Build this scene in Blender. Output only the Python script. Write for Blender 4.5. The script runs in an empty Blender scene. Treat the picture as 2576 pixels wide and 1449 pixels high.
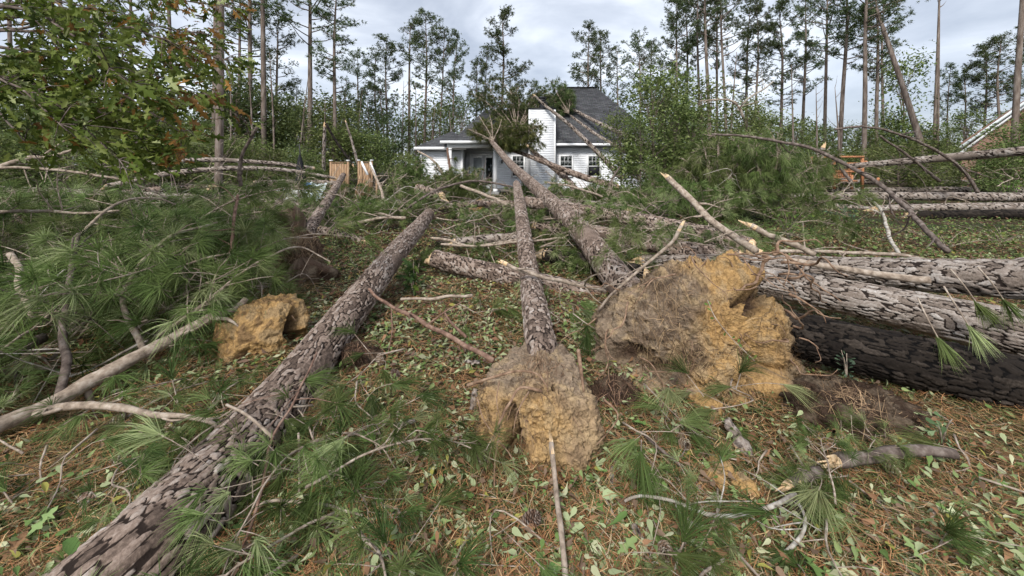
import bpy, math, random
import numpy as np
from mathutils import Vector, Matrix, Euler

sc = bpy.context.scene
R = math.radians
F0 = 950.0                       # focal length in units of a 2576 px wide picture
EYE = 1.6

# ---------------------------------------------------------------- camera
cam_d = bpy.data.cameras.new('camera')
cam = bpy.data.objects.new('camera', cam_d)
sc.collection.objects.link(cam)
cam.location = (0, 0, EYE)
cam.rotation_euler = (R(90), 0, 0)
cam_d.sensor_width = 36.0
cam_d.lens = 36.0 * F0 / 2576.0
cam_d.shift_y = -(724.5 - 412.0) / 2576.0
cam_d.clip_start = 0.02
cam_d.clip_end = 3000
sc.camera = cam

# ---------------------------------------------------------------- sky, sun, exposure
SUN_EL, SUN_AZ = 43.0, 197.0     # degrees; azimuth clockwise from +Y (behind the camera, a little left)
world = bpy.data.worlds.new('World')
sc.world = world
world.use_nodes = True
wn, wl = world.node_tree.nodes, world.node_tree.links
wn.clear()
w_out = wn.new('ShaderNodeOutputWorld')
w_bg = wn.new('ShaderNodeBackground')
w_bg.inputs['Strength'].default_value = 0.1
w_sky = wn.new('ShaderNodeTexSky')
w_sky.sky_type = 'NISHITA'
w_sky.sun_disc = False
w_sky.sun_elevation = R(SUN_EL)
w_sky.sun_rotation = R(SUN_AZ)
w_tc = wn.new('ShaderNodeTexCoord')
w_map = wn.new('ShaderNodeMapping')
w_map.inputs['Scale'].default_value = (1.0, 1.0, 2.6)
w_map.inputs['Location'].default_value = (0.35, 0.1, 0.0)
w_n1 = wn.new('ShaderNodeTexNoise')
w_n1.inputs['Scale'].default_value = 2.6
w_n1.inputs['Detail'].default_value = 7
w_n1.inputs['Roughness'].default_value = 0.52
w_n1.inputs['Distortion'].default_value = 0.35
w_rmp = wn.new('ShaderNodeValToRGB')
w_rmp.color_ramp.elements[0].position = 0.36
w_rmp.color_ramp.elements[0].color = (2.1, 2.3, 2.7, 1)
w_rmp.color_ramp.elements[1].position = 0.62
w_rmp.color_ramp.elements[1].color = (4.2, 4.4, 4.7, 1)
e = w_rmp.color_ramp.elements.new(0.5); e.color = (2.95, 3.16, 3.55, 1)
w_mix = wn.new('ShaderNodeMixRGB')
w_mix.inputs['Fac'].default_value = 0.88
wl.new(w_tc.outputs['Generated'], w_map.inputs['Vector'])
wl.new(w_map.outputs['Vector'], w_n1.inputs['Vector'])
wl.new(w_n1.outputs['Fac'], w_rmp.inputs['Fac'])
wl.new(w_sky.outputs['Color'], w_mix.inputs['Color1'])
wl.new(w_rmp.outputs['Color'], w_mix.inputs['Color2'])
wl.new(w_mix.outputs['Color'], w_bg.inputs['Color'])
wl.new(w_bg.outputs['Background'], w_out.inputs['Surface'])

sun_d = bpy.data.lights.new('sun', 'SUN')
sun_d.energy = 1.5
sun_d.angle = R(14)
sun_d.color = (1.0, 0.97, 0.92)
sun = bpy.data.objects.new('sun', sun_d)
sc.collection.objects.link(sun)
az, el = R(SUN_AZ), R(SUN_EL)
sdir = Vector((math.sin(az) * math.cos(el), math.cos(az) * math.cos(el), math.sin(el)))
sun.rotation_euler = (-sdir).to_track_quat('-Z', 'Y').to_euler()

sc.view_settings.view_transform = 'Standard'
sc.view_settings.look = 'None'
sc.view_settings.exposure = 1.38
sc.view_settings.gamma = 1.0
sc.view_settings.use_curve_mapping = False
sc.cycles.max_bounces = 4
sc.cycles.diffuse_bounces = 1
sc.cycles.transparent_max_bounces = 8
sc.cycles.use_denoising = True
sc.cycles.use_adaptive_sampling = True
sc.cycles.adaptive_threshold = 0.03

# ---------------------------------------------------------------- helpers
def P(x, y, d):
    """Point seen at (x, y) of a 2576 px wide picture, d metres in front of the camera."""
    return np.array([(x - 1288.0) / F0 * d, d, EYE - (y - 412.0) / F0 * d])

def hash01(i, j, k, seed):
    h = (i.astype(np.int64) * 374761393 + j.astype(np.int64) * 668265263 + k.astype(np.int64) * 2147483647 + seed * 1274126177) & 0xffffffff
    h = ((h ^ (h >> 13)) * 1274126177) & 0xffffffff
    h = ((h ^ (h >> 16)) * 2246822519) & 0xffffffff
    return ((h ^ (h >> 15)) & 0xffffff) / float(0xffffff)

def vnoise(Q, seed=0):
    Q = np.asarray(Q, float)
    I = np.floor(Q).astype(np.int64); f = Q - I
    f = f * f * (3 - 2 * f)
    out = 0
    for a in (0, 1):
        for b in (0, 1):
            for c in (0, 1):
                wgt = (f[:, 0] if a else 1 - f[:, 0]) * (f[:, 1] if b else 1 - f[:, 1]) * (f[:, 2] if c else 1 - f[:, 2])
                out = out + wgt * hash01(I[:, 0] + a, I[:, 1] + b, I[:, 2] + c, seed)
    return out * 2 - 1

def fbm(Q, octv=4, seed=0, gain=0.5):
    Q = np.asarray(Q, float); s = 0; a = 1.0
    for o in range(octv):
        s = s + a * vnoise(Q, seed + o * 17); Q = Q * 2.03 + 3.1; a *= gain
    return s

def worley(Q, seed=0):
    Q = np.asarray(Q, float); I = np.floor(Q).astype(np.int64); best = np.full(len(Q), 9.0)
    for i in (-1, 0, 1):
        for j in (-1, 0, 1):
            for k in (-1, 0, 1):
                c = I + [i, j, k]
                p = c + np.stack([hash01(c[:, 0], c[:, 1], c[:, 2], seed + s) for s in (1, 2, 3)], 1)
                best = np.minimum(best, np.sum((p - Q) ** 2, 1))
    return np.sqrt(best)

def sstep(a, b, x):
    t = np.clip((x - a) / (b - a), 0, 1)
    return t * t * (3 - 2 * t)

def ground_z(X, Y):
    X = np.atleast_1d(np.asarray(X, float)); Y = np.atleast_1d(np.asarray(Y, float))
    Q = np.stack([X * 0.55, Y * 0.55, X * 0], 1)
    return 0.055 * fbm(Q, 3, 5) + 0.02 * vnoise(np.stack([X * 3.1, Y * 3.1, X * 0], 1), 9)

class MB:
    """Collects vertices, faces of 3 or 4 corners and named point attributes."""
    def __init__(s):
        s.V = []; s.T = []; s.Q = []; s.A = {}; s.n = 0; s.TM = []; s.QM = []
    def add(s, V, T=None, Q=None, m=0, **att):
        V = np.asarray(V, float).reshape(-1, 3)
        if T is not None and len(T): T = np.asarray(T) + s.n; s.T.append(T); s.TM.append(np.full(len(T), m))
        if Q is not None and len(Q): Q = np.asarray(Q) + s.n; s.Q.append(Q); s.QM.append(np.full(len(Q), m))
        s.V.append(V)
        for k, v in att.items():
            v = np.asarray(v, float)
            if v.ndim == 0: v = np.full(len(V), float(v))
            if v.ndim == 1 and len(v) == 3 and k == 'Col': v = np.tile(v, (len(V), 1))
            s.A.setdefault(k, []).append(v)
        s.n += len(V)
        return s
    def box(s, a, b, **k):
        (x0, y0, z0), (x1, y1, z1) = a, b
        V = [(x, y, z) for x in (x0, x1) for y in (y0, y1) for z in (z0, z1)]
        s.add(V, Q=[(0, 1, 3, 2), (4, 6, 7, 5), (0, 4, 5, 1), (2, 3, 7, 6), (0, 2, 6, 4), (1, 5, 7, 3)], **k)
        return s
    def bar(s, p, q, w, t, up=(0, 0, 1), **k):
        p = np.asarray(p, float); q = np.asarray(q, float)
        d = q - p; d /= np.linalg.norm(d); u = np.asarray(up, float)
        a = np.cross(d, u); a /= np.linalg.norm(a); b = np.cross(a, d)
        V = [e + a * i * w / 2 + b * j * t / 2 for e in (p, q) for i in (-1, 1) for j in (-1, 1)]
        s.add(V, Q=[(0, 1, 3, 2), (4, 6, 7, 5), (0, 4, 5, 1), (2, 3, 7, 6), (0, 2, 6, 4), (1, 5, 7, 3)], **k)
        return s
    def mesh(s, name, mats, smooth=False, off=None):
        V = np.concatenate(s.V) if s.V else np.zeros((0, 3))
        if off is not None: V = V - np.asarray(off, float)
        me = bpy.data.meshes.new(name)
        T = np.concatenate(s.T) if s.T else np.zeros((0, 3), int)
        Q = np.concatenate(s.Q) if s.Q else np.zeros((0, 4), int)
        me.vertices.add(len(V)); me.vertices.foreach_set('co', V.astype(np.float32).ravel())
        nl = len(T) * 3 + len(Q) * 4
        me.loops.add(nl)
        me.loops.foreach_set('vertex_index', np.concatenate([T.ravel(), Q.ravel()]).astype(np.int32))
        me.polygons.add(len(T) + len(Q))
        st = np.concatenate([np.arange(len(T)) * 3, len(T) * 3 + np.arange(len(Q)) * 4])
        me.polygons.foreach_set('loop_start', st.astype(np.int32))
        mi = np.concatenate((s.TM or [np.zeros(0)]) + (s.QM or [np.zeros(0)]))
        if len(mi): me.polygons.foreach_set('material_index', mi.astype(np.int32))
        if smooth: me.polygons.foreach_set('use_smooth', np.ones(len(T) + len(Q), bool))
        for k, l in s.A.items():
            a = np.concatenate(l)
            if len(a) != len(V): continue
            if a.ndim == 2:
                at = me.attributes.new(k, 'FLOAT_COLOR', 'POINT')
                at.data.foreach_set('color', np.concatenate([a, np.ones((len(a), 1))], 1).astype(np.float32).ravel())
            else:
                at = me.attributes.new(k, 'FLOAT', 'POINT')
                at.data.foreach_set('value', a.astype(np.float32))
        me.update(calc_edges=True)
        for m in (mats if isinstance(mats, (list, tuple)) else [mats]): me.materials.append(m)
        return me

col = sc.collection
def tag(o, label=None, cat=None, group=None, kind=None):
    if label: o['label'] = label
    if cat: o['category'] = cat
    if group: o['group'] = group
    if kind: o['kind'] = kind
    return o
def thing(name, label, cat, loc=(0, 0, 0), group=None, rot=None, scale=None):
    o = bpy.data.objects.new(name, None); col.objects.link(o)
    o.location = loc; o.empty_display_size = 0.1
    if rot is not None: o.rotation_euler = rot
    if scale is not None: o.scale = scale
    return tag(o, label, cat, group)
def link(name, me, parent=None):
    o = bpy.data.objects.new(name, me); col.objects.link(o)
    if parent is not None: o.parent = parent
    return o
def part(name, mb, mat, parent, smooth=False):
    return link(name, mb.mesh(name, mat, smooth, off=abs_loc(parent)), parent)
def abs_loc(o):
    l = Vector((0, 0, 0))
    while o is not None: l = l + o.location; o = o.parent
    return l

def smooth_path(pts, step):
    """Catmull-Rom through rows of (x, y, z, extra...) resampled at about step metres."""
    p = np.asarray(pts, float)
    if len(p) == 2: p = np.stack([p[0], (p[0] + p[1]) / 2, p[1]])
    q = np.concatenate([[2 * p[0] - p[1]], p, [2 * p[-1] - p[-2]]])
    out = []
    for i in range(1, len(q) - 2):
        L = np.linalg.norm(q[i + 1, :3] - q[i, :3]); n = max(2, int(L / step))
        t = np.linspace(0, 1, n, endpoint=False)[:, None]
        a, b, c, d = q[i - 1], q[i], q[i + 1], q[i + 2]
        out.append(0.5 * (2 * b + (c - a) * t + (2 * a - 5 * b + 4 * c - d) * t ** 2 + (-a + 3 * b - 3 * c + d) * t ** 3))
    out.append(p[-1:])
    return np.concatenate(out)

def frames(C):
    T = np.gradient(C, axis=0); T /= np.linalg.norm(T, axis=1)[:, None] + 1e-12
    u = np.cross(T[0], [0, 0, 1.0])
    if np.linalg.norm(u) < 0.1: u = np.cross(T[0], [1.0, 0, 0])
    u /= np.linalg.norm(u); U = [u]
    for i in range(1, len(T)):
        u = u - T[i] * np.dot(u, T[i]); u /= np.linalg.norm(u) + 1e-12; U.append(u)
    U = np.array(U); W = np.cross(T, U)
    return T, U, W

def tube(mb, pts, rad, seg=6, step=0.1, wob=0.0, seed=0, m=0, cap=True, **att):
    """Round tube through pts with radii rad (one per point)."""
    p = np.concatenate([np.asarray(pts, float), np.asarray(rad, float)[:, None]], 1)
    S = smooth_path(p, step); C = S[:, :3]; r = np.maximum(S[:, 3], 0.0006)
    if wob: C = C + wob * np.stack([vnoise(C * 6 + 11, seed), vnoise(C * 6 + 31, seed + 1), vnoise(C * 6 + 57, seed + 2)], 1) * (r / r.max())[:, None] ** 0.5
    T, U, W = frames(C)
    if wob: r = r * (1 + .16 * vnoise(C * 22 + 3, seed + 5) + .22 * np.maximum(0, vnoise(C * 9 + 8, seed + 6) - .45))
    a = np.arange(seg) * 2 * math.pi / seg
    V = C[:, None] + r[:, None, None] * (U[:, None] * np.cos(a)[None, :, None] + W[:, None] * np.sin(a)[None, :, None])
    n = len(C); i = np.arange(n - 1)[:, None] * seg; j = np.arange(seg)[None]; k = (j + 1) % seg
    Q = np.stack([i + j, i + k, i + seg + k, i + seg + j], -1).reshape(-1, 4)
    V = V.reshape(-1, 3); T3 = None
    if cap:
        V = np.concatenate([V, C[:1] - T[:1] * r[0] * 0.3, C[-1:] + T[-1:] * r[-1] * 0.3])
        j = np.arange(seg); k = (j + 1) % seg; N = n * seg
        T3 = np.concatenate([np.stack([k, j, np.full(seg, N)], 1), np.stack([j + (n - 1) * seg, k + (n - 1) * seg, np.full(seg, N + 1)], 1)])
    mb.add(V, T=T3, Q=Q, m=m, **att)
    return C, r

# ---------------------------------------------------------------- materials
def nmat(name):
    m = bpy.data.materials.new(name); m.use_nodes = True
    n = m.node_tree.nodes; l = m.node_tree.links
    b = n['Principled BSDF']
    b.inputs['Specular IOR Level'].default_value = 0.12
    return m, n, l, b
def ramp(n, stops):
    r = n.new('ShaderNodeValToRGB')
    el = r.color_ramp.elements
    el[0].position, el[0].color = stops[0][0], (*stops[0][1], 1)
    el[1].position, el[1].color = stops[-1][0], (*stops[-1][1], 1)
    for p, c in stops[1:-1]:
        q = el.new(p); q.color = (*c, 1)
    return r
def noise_mat(name, stops, scale=8, detail=6, rough=0.85, bump=0.3, dist=0.02, stretch=(1, 1, 1), coord='Object', spec=0.12, rgh=0.6):
    m, n, l, b = nmat(name)
    tc = n.new('ShaderNodeTexCoord'); mp = n.new('ShaderNodeMapping'); mp.inputs['Scale'].default_value = stretch
    nz = n.new('ShaderNodeTexNoise'); nz.inputs['Scale'].default_value = scale; nz.inputs['Detail'].default_value = detail; nz.inputs['Roughness'].default_value = rgh
    r = ramp(n, stops)
    l.new(tc.outputs[coord], mp.inputs[0]); l.new(mp.outputs[0], nz.inputs['Vector']); l.new(nz.outputs['Fac'], r.inputs[0]); l.new(r.outputs[0], b.inputs['Base Color'])
    b.inputs['Roughness'].default_value = rough; b.inputs['Specular IOR Level'].default_value = spec
    if bump:
        bp = n.new('ShaderNodeBump'); bp.inputs['Strength'].default_value = bump; bp.inputs['Distance'].default_value = dist
        l.new(nz.outputs['Fac'], bp.inputs['Height']); l.new(bp.outputs[0], b.inputs['Normal'])
    return m
def plain(name, c, rough=0.6, spec=0.3, var=0.12, scale=6, bump=0.1):
    c = np.array(c)
    return noise_mat(name, [(0.3, tuple(c * (1 - var))), (0.7, tuple(np.minimum(c * (1 + var), 1)))], scale=scale, rough=rough, bump=bump, spec=spec, dist=0.004)
def leaf_mat(name, trans=0.3, rough=0.55, gain=1.0, spec=0.14):
    m, n, l, b = nmat(name)
    at = n.new('ShaderNodeAttribute'); at.attribute_name = 'Col'
    oi = n.new('ShaderNodeObjectInfo')
    hs = n.new('ShaderNodeHueSaturation')
    mr = n.new('ShaderNodeMapRange'); mr.inputs['To Min'].default_value = 0.78 * gain; mr.inputs['To Max'].default_value = 1.2 * gain
    l.new(oi.outputs['Random'], mr.inputs['Value']); l.new(mr.outputs[0], hs.inputs['Value']); l.new(at.outputs['Color'], hs.inputs['Color'])
    mh = n.new('ShaderNodeMapRange'); mh.inputs['To Min'].default_value = 0.485; mh.inputs['To Max'].default_value = 0.515
    l.new(oi.outputs['Random'], mh.inputs['Value']); l.new(mh.outputs[0], hs.inputs['Hue'])
    l.new(hs.outputs[0], b.inputs['Base Color']); b.inputs['Roughness'].default_value = rough; b.inputs['Specular IOR Level'].default_value = spec
    if trans:
        t = n.new('ShaderNodeBsdfTranslucent'); mx = n.new('ShaderNodeMixShader'); mx.inputs[0].default_value = trans
        l.new(hs.outputs[0], t.inputs['Color']); l.new(b.outputs[0], mx.inputs[1]); l.new(t.outputs[0], mx.inputs[2])
        l.new(mx.outputs[0], n['Material Output'].inputs['Surface'])
    return m

def bark_mat(name, plates, groove, fine=60, rough=0.85):
    """Plated pine bark: 'cell' and 'edge' attributes come from the modelled plates."""
    m, n, l, b = nmat(name)
    ce = n.new('ShaderNodeAttribute'); ce.attribute_name = 'cell'
    ed = n.new('ShaderNodeAttribute'); ed.attribute_name = 'edge'
    tc = n.new('ShaderNodeTexCoord')
    nz = n.new('ShaderNodeTexNoise'); nz.inputs['Scale'].default_value = fine; nz.inputs['Detail'].default_value = 5; nz.inputs['Roughness'].default_value = 0.65
    n2 = n.new('ShaderNodeTexNoise'); n2.inputs['Scale'].default_value = 3.0; n2.inputs['Detail'].default_value = 3
    l.new(tc.outputs['Object'], nz.inputs['Vector']); l.new(tc.outputs['Object'], n2.inputs['Vector'])
    ad = n.new('ShaderNodeMath'); ad.operation = 'MULTIPLY_ADD'; ad.inputs[1].default_value = 0.9
    cs = n.new('ShaderNodeMath'); cs.operation = 'MULTIPLY'; cs.inputs[1].default_value = 0.5
    l.new(ce.outputs['Fac'], cs.inputs[0])
    l.new(nz.outputs['Fac'], ad.inputs[0]); l.new(cs.outputs[0], ad.inputs[2])
    sb = n.new('ShaderNodeMath'); sb.operation = 'MULTIPLY_ADD'; sb.inputs[1].default_value = 0.5
    l.new(n2.outputs['Fac'], sb.inputs[0]); l.new(ad.outputs[0], sb.inputs[2])
    s3 = n.new('ShaderNodeMath'); s3.operation = 'SUBTRACT'; s3.inputs[1].default_value = 0.48
    l.new(sb.outputs[0], s3.inputs[0])
    r = ramp(n, plates); l.new(s3.outputs[0], r.inputs[0])
    e2 = n.new('ShaderNodeMath'); e2.operation = 'MULTIPLY_ADD'; e2.inputs[1].default_value = 0.45
    l.new(nz.outputs['Fac'], e2.inputs[0]); l.new(ed.outputs['Fac'], e2.inputs[2])
    mr = n.new('ShaderNodeMapRange'); mr.interpolation_type = 'SMOOTHSTEP'; mr.inputs['From Min'].default_value = 0.45; mr.inputs['From Max'].default_value = 0.85
    l.new(e2.outputs[0], mr.inputs['Value'])
    mx = n.new('ShaderNodeMixRGB'); mx.inputs['Color1'].default_value = (*groove, 1)
    l.new(mr.outputs[0], mx.inputs['Fac']); l.new(r.outputs[0], mx.inputs['Color2']); l.new(mx.outputs[0], b.inputs['Base Color'])
    b.inputs['Roughness'].default_value = rough
    bp = n.new('ShaderNodeBump'); bp.inputs['Strength'].default_value = 0.8; bp.inputs['Distance'].default_value = 0.008
    l.new(nz.outputs['Fac'], bp.inputs['Height']); l.new(bp.outputs[0], b.inputs['Normal'])
    return m

PL = [(0.06, (0.042, 0.030, 0.024)), (0.34, (0.135, 0.097, 0.076)), (0.52, (0.255, 0.19, 0.152)), (0.7, (0.34, 0.278, 0.236)), (0.96, (0.53, 0.48, 0.44))]
M = {}
M['bark'] = bark_mat('pine_bark', PL, (0.022, 0.015, 0.012))
M['bark_grey'] = bark_mat('weathered_pine_bark', [(0.05, (0.075, 0.058, 0.047)), (0.4, (0.22, 0.176, 0.145)), (0.68, (0.36, 0.312, 0.275)), (1.0, (0.56, 0.53, 0.5))], (0.025, 0.018, 0.015))
M['bark_dark'] = bark_mat('dark_shade_bark', [(0.0, (0.007, 0.0055, 0.005)), (0.5, (0.022, 0.017, 0.0135)), (1.0, (0.085, 0.068, 0.056))], (0.003, 0.0025, 0.0025))  # dark bark; near-black tone puts the bottom stack trunk's shade into colour
M['bark_far'] = noise_mat('standing_pine_bark', [(0.3, (0.075, 0.055, 0.045)), (0.5, (0.18, 0.14, 0.115)), (0.72, (0.30, 0.255, 0.22))], scale=7, stretch=(1, 1, 0.22), bump=0.5, dist=0.02)
M['twig'] = noise_mat('twig_bark', [(0.3, (0.13, 0.098, 0.075)), (0.5, (0.31, 0.245, 0.19)), (0.72, (0.50, 0.43, 0.36))], scale=22, bump=0.5, dist=0.004)
M['twig_red'] = noise_mat('reddish_twig_bark', [(0.3, (0.085, 0.05, 0.038)), (0.5, (0.19, 0.115, 0.085)), (0.72, (0.33, 0.225, 0.17))], scale=25, bump=0.5, dist=0.004)
M['twig_dark'] = noise_mat('dark_branch_bark', [(0.3, (0.05, 0.038, 0.032)), (0.5, (0.13, 0.10, 0.085)), (0.75, (0.27, 0.23, 0.2))], scale=22, bump=0.5, dist=0.004)
M['twig_pale'] = noise_mat('lichen_twig_bark', [(0.3, (0.17, 0.13, 0.1)), (0.5, (0.36, 0.32, 0.27)), (0.7, (0.58, 0.56, 0.5))], scale=20, bump=0.4, dist=0.003)
M['root'] = noise_mat('root_bark', [(0.3, (0.10, 0.06, 0.04)), (0.5, (0.23, 0.145, 0.095)), (0.72, (0.38, 0.27, 0.19))], scale=25, bump=0.4, dist=0.003)
M['wood'] = noise_mat('torn_wood', [(0.3, (0.45, 0.27, 0.13)), (0.5, (0.66, 0.47, 0.28)), (0.75, (0.8, 0.66, 0.46))], scale=14, stretch=(3, 3, 0.6), bump=0.4, dist=0.01)
M['needle'] = leaf_mat('pine_needles', 0.38, 0.5)
M['leaf'] = leaf_mat('broad_leaves', 0.35, 0.5)
M['litter'] = leaf_mat('fallen_leaves', 0.15, 0.6)
M['straw'] = leaf_mat('pine_straw', 0.0, 0.7, spec=0.2)
def soil_mat():
    m, n, l, b = nmat('clay_soil')
    at = n.new('ShaderNodeAttribute'); at.attribute_name = 'Col'
    tc = n.new('ShaderNodeTexCoord')
    nz = n.new('ShaderNodeTexNoise'); nz.inputs['Scale'].default_value = 38; nz.inputs['Detail'].default_value = 7; nz.inputs['Roughness'].default_value = 0.7
    l.new(tc.outputs['Object'], nz.inputs['Vector'])
    mr = n.new('ShaderNodeMapRange'); mr.inputs['From Min'].default_value = 0.3; mr.inputs['From Max'].default_value = 0.7; mr.inputs['To Min'].default_value = 0.55; mr.inputs['To Max'].default_value = 1.35
    l.new(nz.outputs['Fac'], mr.inputs['Value'])
    hs = n.new('ShaderNodeHueSaturation'); l.new(at.outputs['Color'], hs.inputs['Color']); l.new(mr.outputs[0], hs.inputs['Value'])
    l.new(hs.outputs[0], b.inputs['Base Color']); b.inputs['Roughness'].default_value = 0.95; b.inputs['Specular IOR Level'].default_value = 0.1
    bp = n.new('ShaderNodeBump'); bp.inputs['Strength'].default_value = 0.9; bp.inputs['Distance'].default_value = 0.012
    l.new(nz.outputs['Fac'], bp.inputs['Height']); l.new(bp.outputs[0], b.inputs['Normal'])
    vo = n.new('ShaderNodeTexVoronoi'); vo.inputs['Scale'].default_value = 70; l.new(tc.outputs['Object'], vo.inputs['Vector'])
    b2 = n.new('ShaderNodeBump'); b2.inputs['Strength'].default_value = 0.7; b2.inputs['Distance'].default_value = 0.01; b2.invert = True
    l.new(vo.outputs['Distance'], b2.inputs['Height']); l.new(bp.outputs[0], b2.inputs['Normal']); l.new(b2.outputs[0], b.inputs['Normal'])
    return m
M['soil'] = soil_mat()
def ground_mat():
    m, n, l, b = nmat('forest_floor')
    tc = n.new('ShaderNodeTexCoord')
    n1 = n.new('ShaderNodeTexNoise'); n1.inputs['Scale'].default_value = 1.1; n1.inputs['Detail'].default_value = 6
    n2 = n.new('ShaderNodeTexNoise'); n2.inputs['Scale'].default_value = 30; n2.inputs['Detail'].default_value = 6; n2.inputs['Roughness'].default_value = 0.7
    l.new(tc.outputs['Object'], n1.inputs['Vector']); l.new(tc.outputs['Object'], n2.inputs['Vector'])
    r1 = ramp(n, [(0.3, (0.012, 0.008, 0.006)), (0.5, (0.055, 0.033, 0.02)), (0.75, (0.16, 0.10, 0.055))]); l.new(n2.outputs['Fac'], r1.inputs[0])
    r2 = ramp(n, [(0.3, (0.010, 0.012, 0.006)), (0.5, (0.035, 0.045, 0.018)), (0.75, (0.09, 0.11, 0.045))]); l.new(n2.outputs['Fac'], r2.inputs[0])
    mr = n.new('ShaderNodeMapRange'); mr.inputs['From Min'].default_value = 0.42; mr.inputs['From Max'].default_value = 0.6
    l.new(n1.outputs['Fac'], mr.inputs['Value'])
    mx = n.new('ShaderNodeMixRGB'); l.new(mr.outputs[0], mx.inputs['Fac']); l.new(r1.outputs[0], mx.inputs['Color1']); l.new(r2.outputs[0], mx.inputs['Color2'])
    l.new(mx.outputs[0], b.inputs['Base Color']); b.inputs['Roughness'].default_value = 0.95
    bp = n.new('ShaderNodeBump'); bp.inputs['Strength'].default_value = 0.8; bp.inputs['Distance'].default_value = 0.02
    l.new(n2.outputs['Fac'], bp.inputs['Height']); l.new(bp.outputs[0], b.inputs['Normal'])
    return m
M['ground'] = ground_mat()

# ---------------------------------------------------------------- ground
def build_ground():
    def axis(lim, fine, stp):
        a = [0.0]; s = stp
        while a[-1] < lim:
            a.append(a[-1] + s)
            if a[-1] > fine: s *= 1.22
        return np.array(a)
    ax = axis(420, 9, 0.12); X = np.concatenate([-ax[:0:-1], ax])
    ay = axis(420, 12, 0.12); Y = np.concatenate([-axis(60, 3, 0.2)[:0:-1], ay])
    gx, gy = np.meshgrid(X, Y, indexing='ij')
    z = ground_z(gx.ravel(), gy.ravel())
    V = np.stack([gx.ravel(), gy.ravel(), z], 1)
    nx, ny = len(X), len(Y)
    i = np.arange(nx - 1)[:, None] * ny; j = np.arange(ny - 1)[None]
    Q = np.stack([i + j, i + ny + j, i + ny + j + 1, i + j + 1], -1).reshape(-1, 4)
    o = link('ground', MB().add(V, Q=Q).mesh('ground', M['ground'], True))
    tag(o, 'forest floor of brown pine straw and patchy green', None, None, 'structure')
build_ground()

# ---------------------------------------------------------------- the white house
M['siding'] = plain('white_vinyl_siding', (0.80, 0.81, 0.83), 0.45, 0.35, 0.04, 3, 0.03)
M['trim'] = plain('white_trim', (0.82, 0.82, 0.82), 0.4, 0.35, 0.03, 3, 0.03)
M['glass'] = plain('dark_window_glass', (0.012, 0.018, 0.016), 0.04, 0.6, 0.2, 2, 0.02)
M['screen'] = plain('window_screen', (0.018, 0.018, 0.02), 0.7, 0.2, 0.15, 30, 0.1)
M['black'] = plain('black_metal', (0.018, 0.018, 0.02), 0.45, 0.4, 0.2, 8, 0.1)
M['soffit'] = plain('porch_ceiling', (0.62, 0.60, 0.56), 0.7, 0.2, 0.06, 3, 0.03)
def shingle_mat():
    m, n, l, b = nmat('asphalt_shingles')
    tc = n.new('ShaderNodeTexCoord'); mp = n.new('ShaderNodeMapping')
    mp.inputs['Rotation'].default_value = (0, 0, 0)
    sx = n.new('ShaderNodeSeparateXYZ'); cx = n.new('ShaderNodeCombineXYZ'); ad = n.new('ShaderNodeMath'); ad.operation = 'ADD'
    l.new(tc.outputs['Object'], sx.inputs[0]); l.new(sx.outputs['X'], cx.inputs['X']); l.new(sx.outputs['Y'], ad.inputs[0]); l.new(sx.outputs['Z'], ad.inputs[1]); l.new(ad.outputs[0], cx.inputs['Y'])
    bk = n.new('ShaderNodeTexBrick'); bk.inputs['Scale'].default_value = 4.0; bk.inputs['Brick Width'].default_value = 1.2; bk.inputs['Row Height'].default_value = 0.75
    bk.inputs['Mortar Size'].default_value = 0.035; bk.inputs['Color1'].default_value = (0.045, 0.046, 0.052, 1); bk.inputs['Color2'].default_value = (0.095, 0.095, 0.105, 1); bk.inputs['Mortar'].default_value = (0.02, 0.02, 0.024, 1)
    l.new(cx.outputs[0], bk.inputs['Vector'])
    nz = n.new('ShaderNodeTexNoise'); nz.inputs['Scale'].default_value = 9; nz.inputs['Detail'].default_value = 6
    l.new(tc.outputs['Object'], nz.inputs['Vector'])
    mx = n.new('ShaderNodeMixRGB'); mx.blend_type = 'OVERLAY'; mx.inputs[0].default_value = 0.6
    l.new(bk.outputs['Color'], mx.inputs[1]); l.new(nz.outputs['Color'], mx.inputs[2]); 
    bw = n.new('ShaderNodeHueSaturation'); bw.inputs['Saturation'].default_value = 0.35
    l.new(mx.outputs[0], bw.inputs['Color']); l.new(bw.outputs[0], b.inputs['Base Color']); b.inputs['Roughness'].default_value = 0.9
    bp = n.new('ShaderNodeBump'); bp.inputs['Strength'].default_value = 0.6; bp.inputs['Distance'].default_value = 0.02
    l.new(bk.outputs['Fac'], bp.inputs['Height']); bp.invert = True; l.new(bp.outputs[0], b.inputs['Normal'])
    return m
M['shingle'] = shingle_mat()

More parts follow.
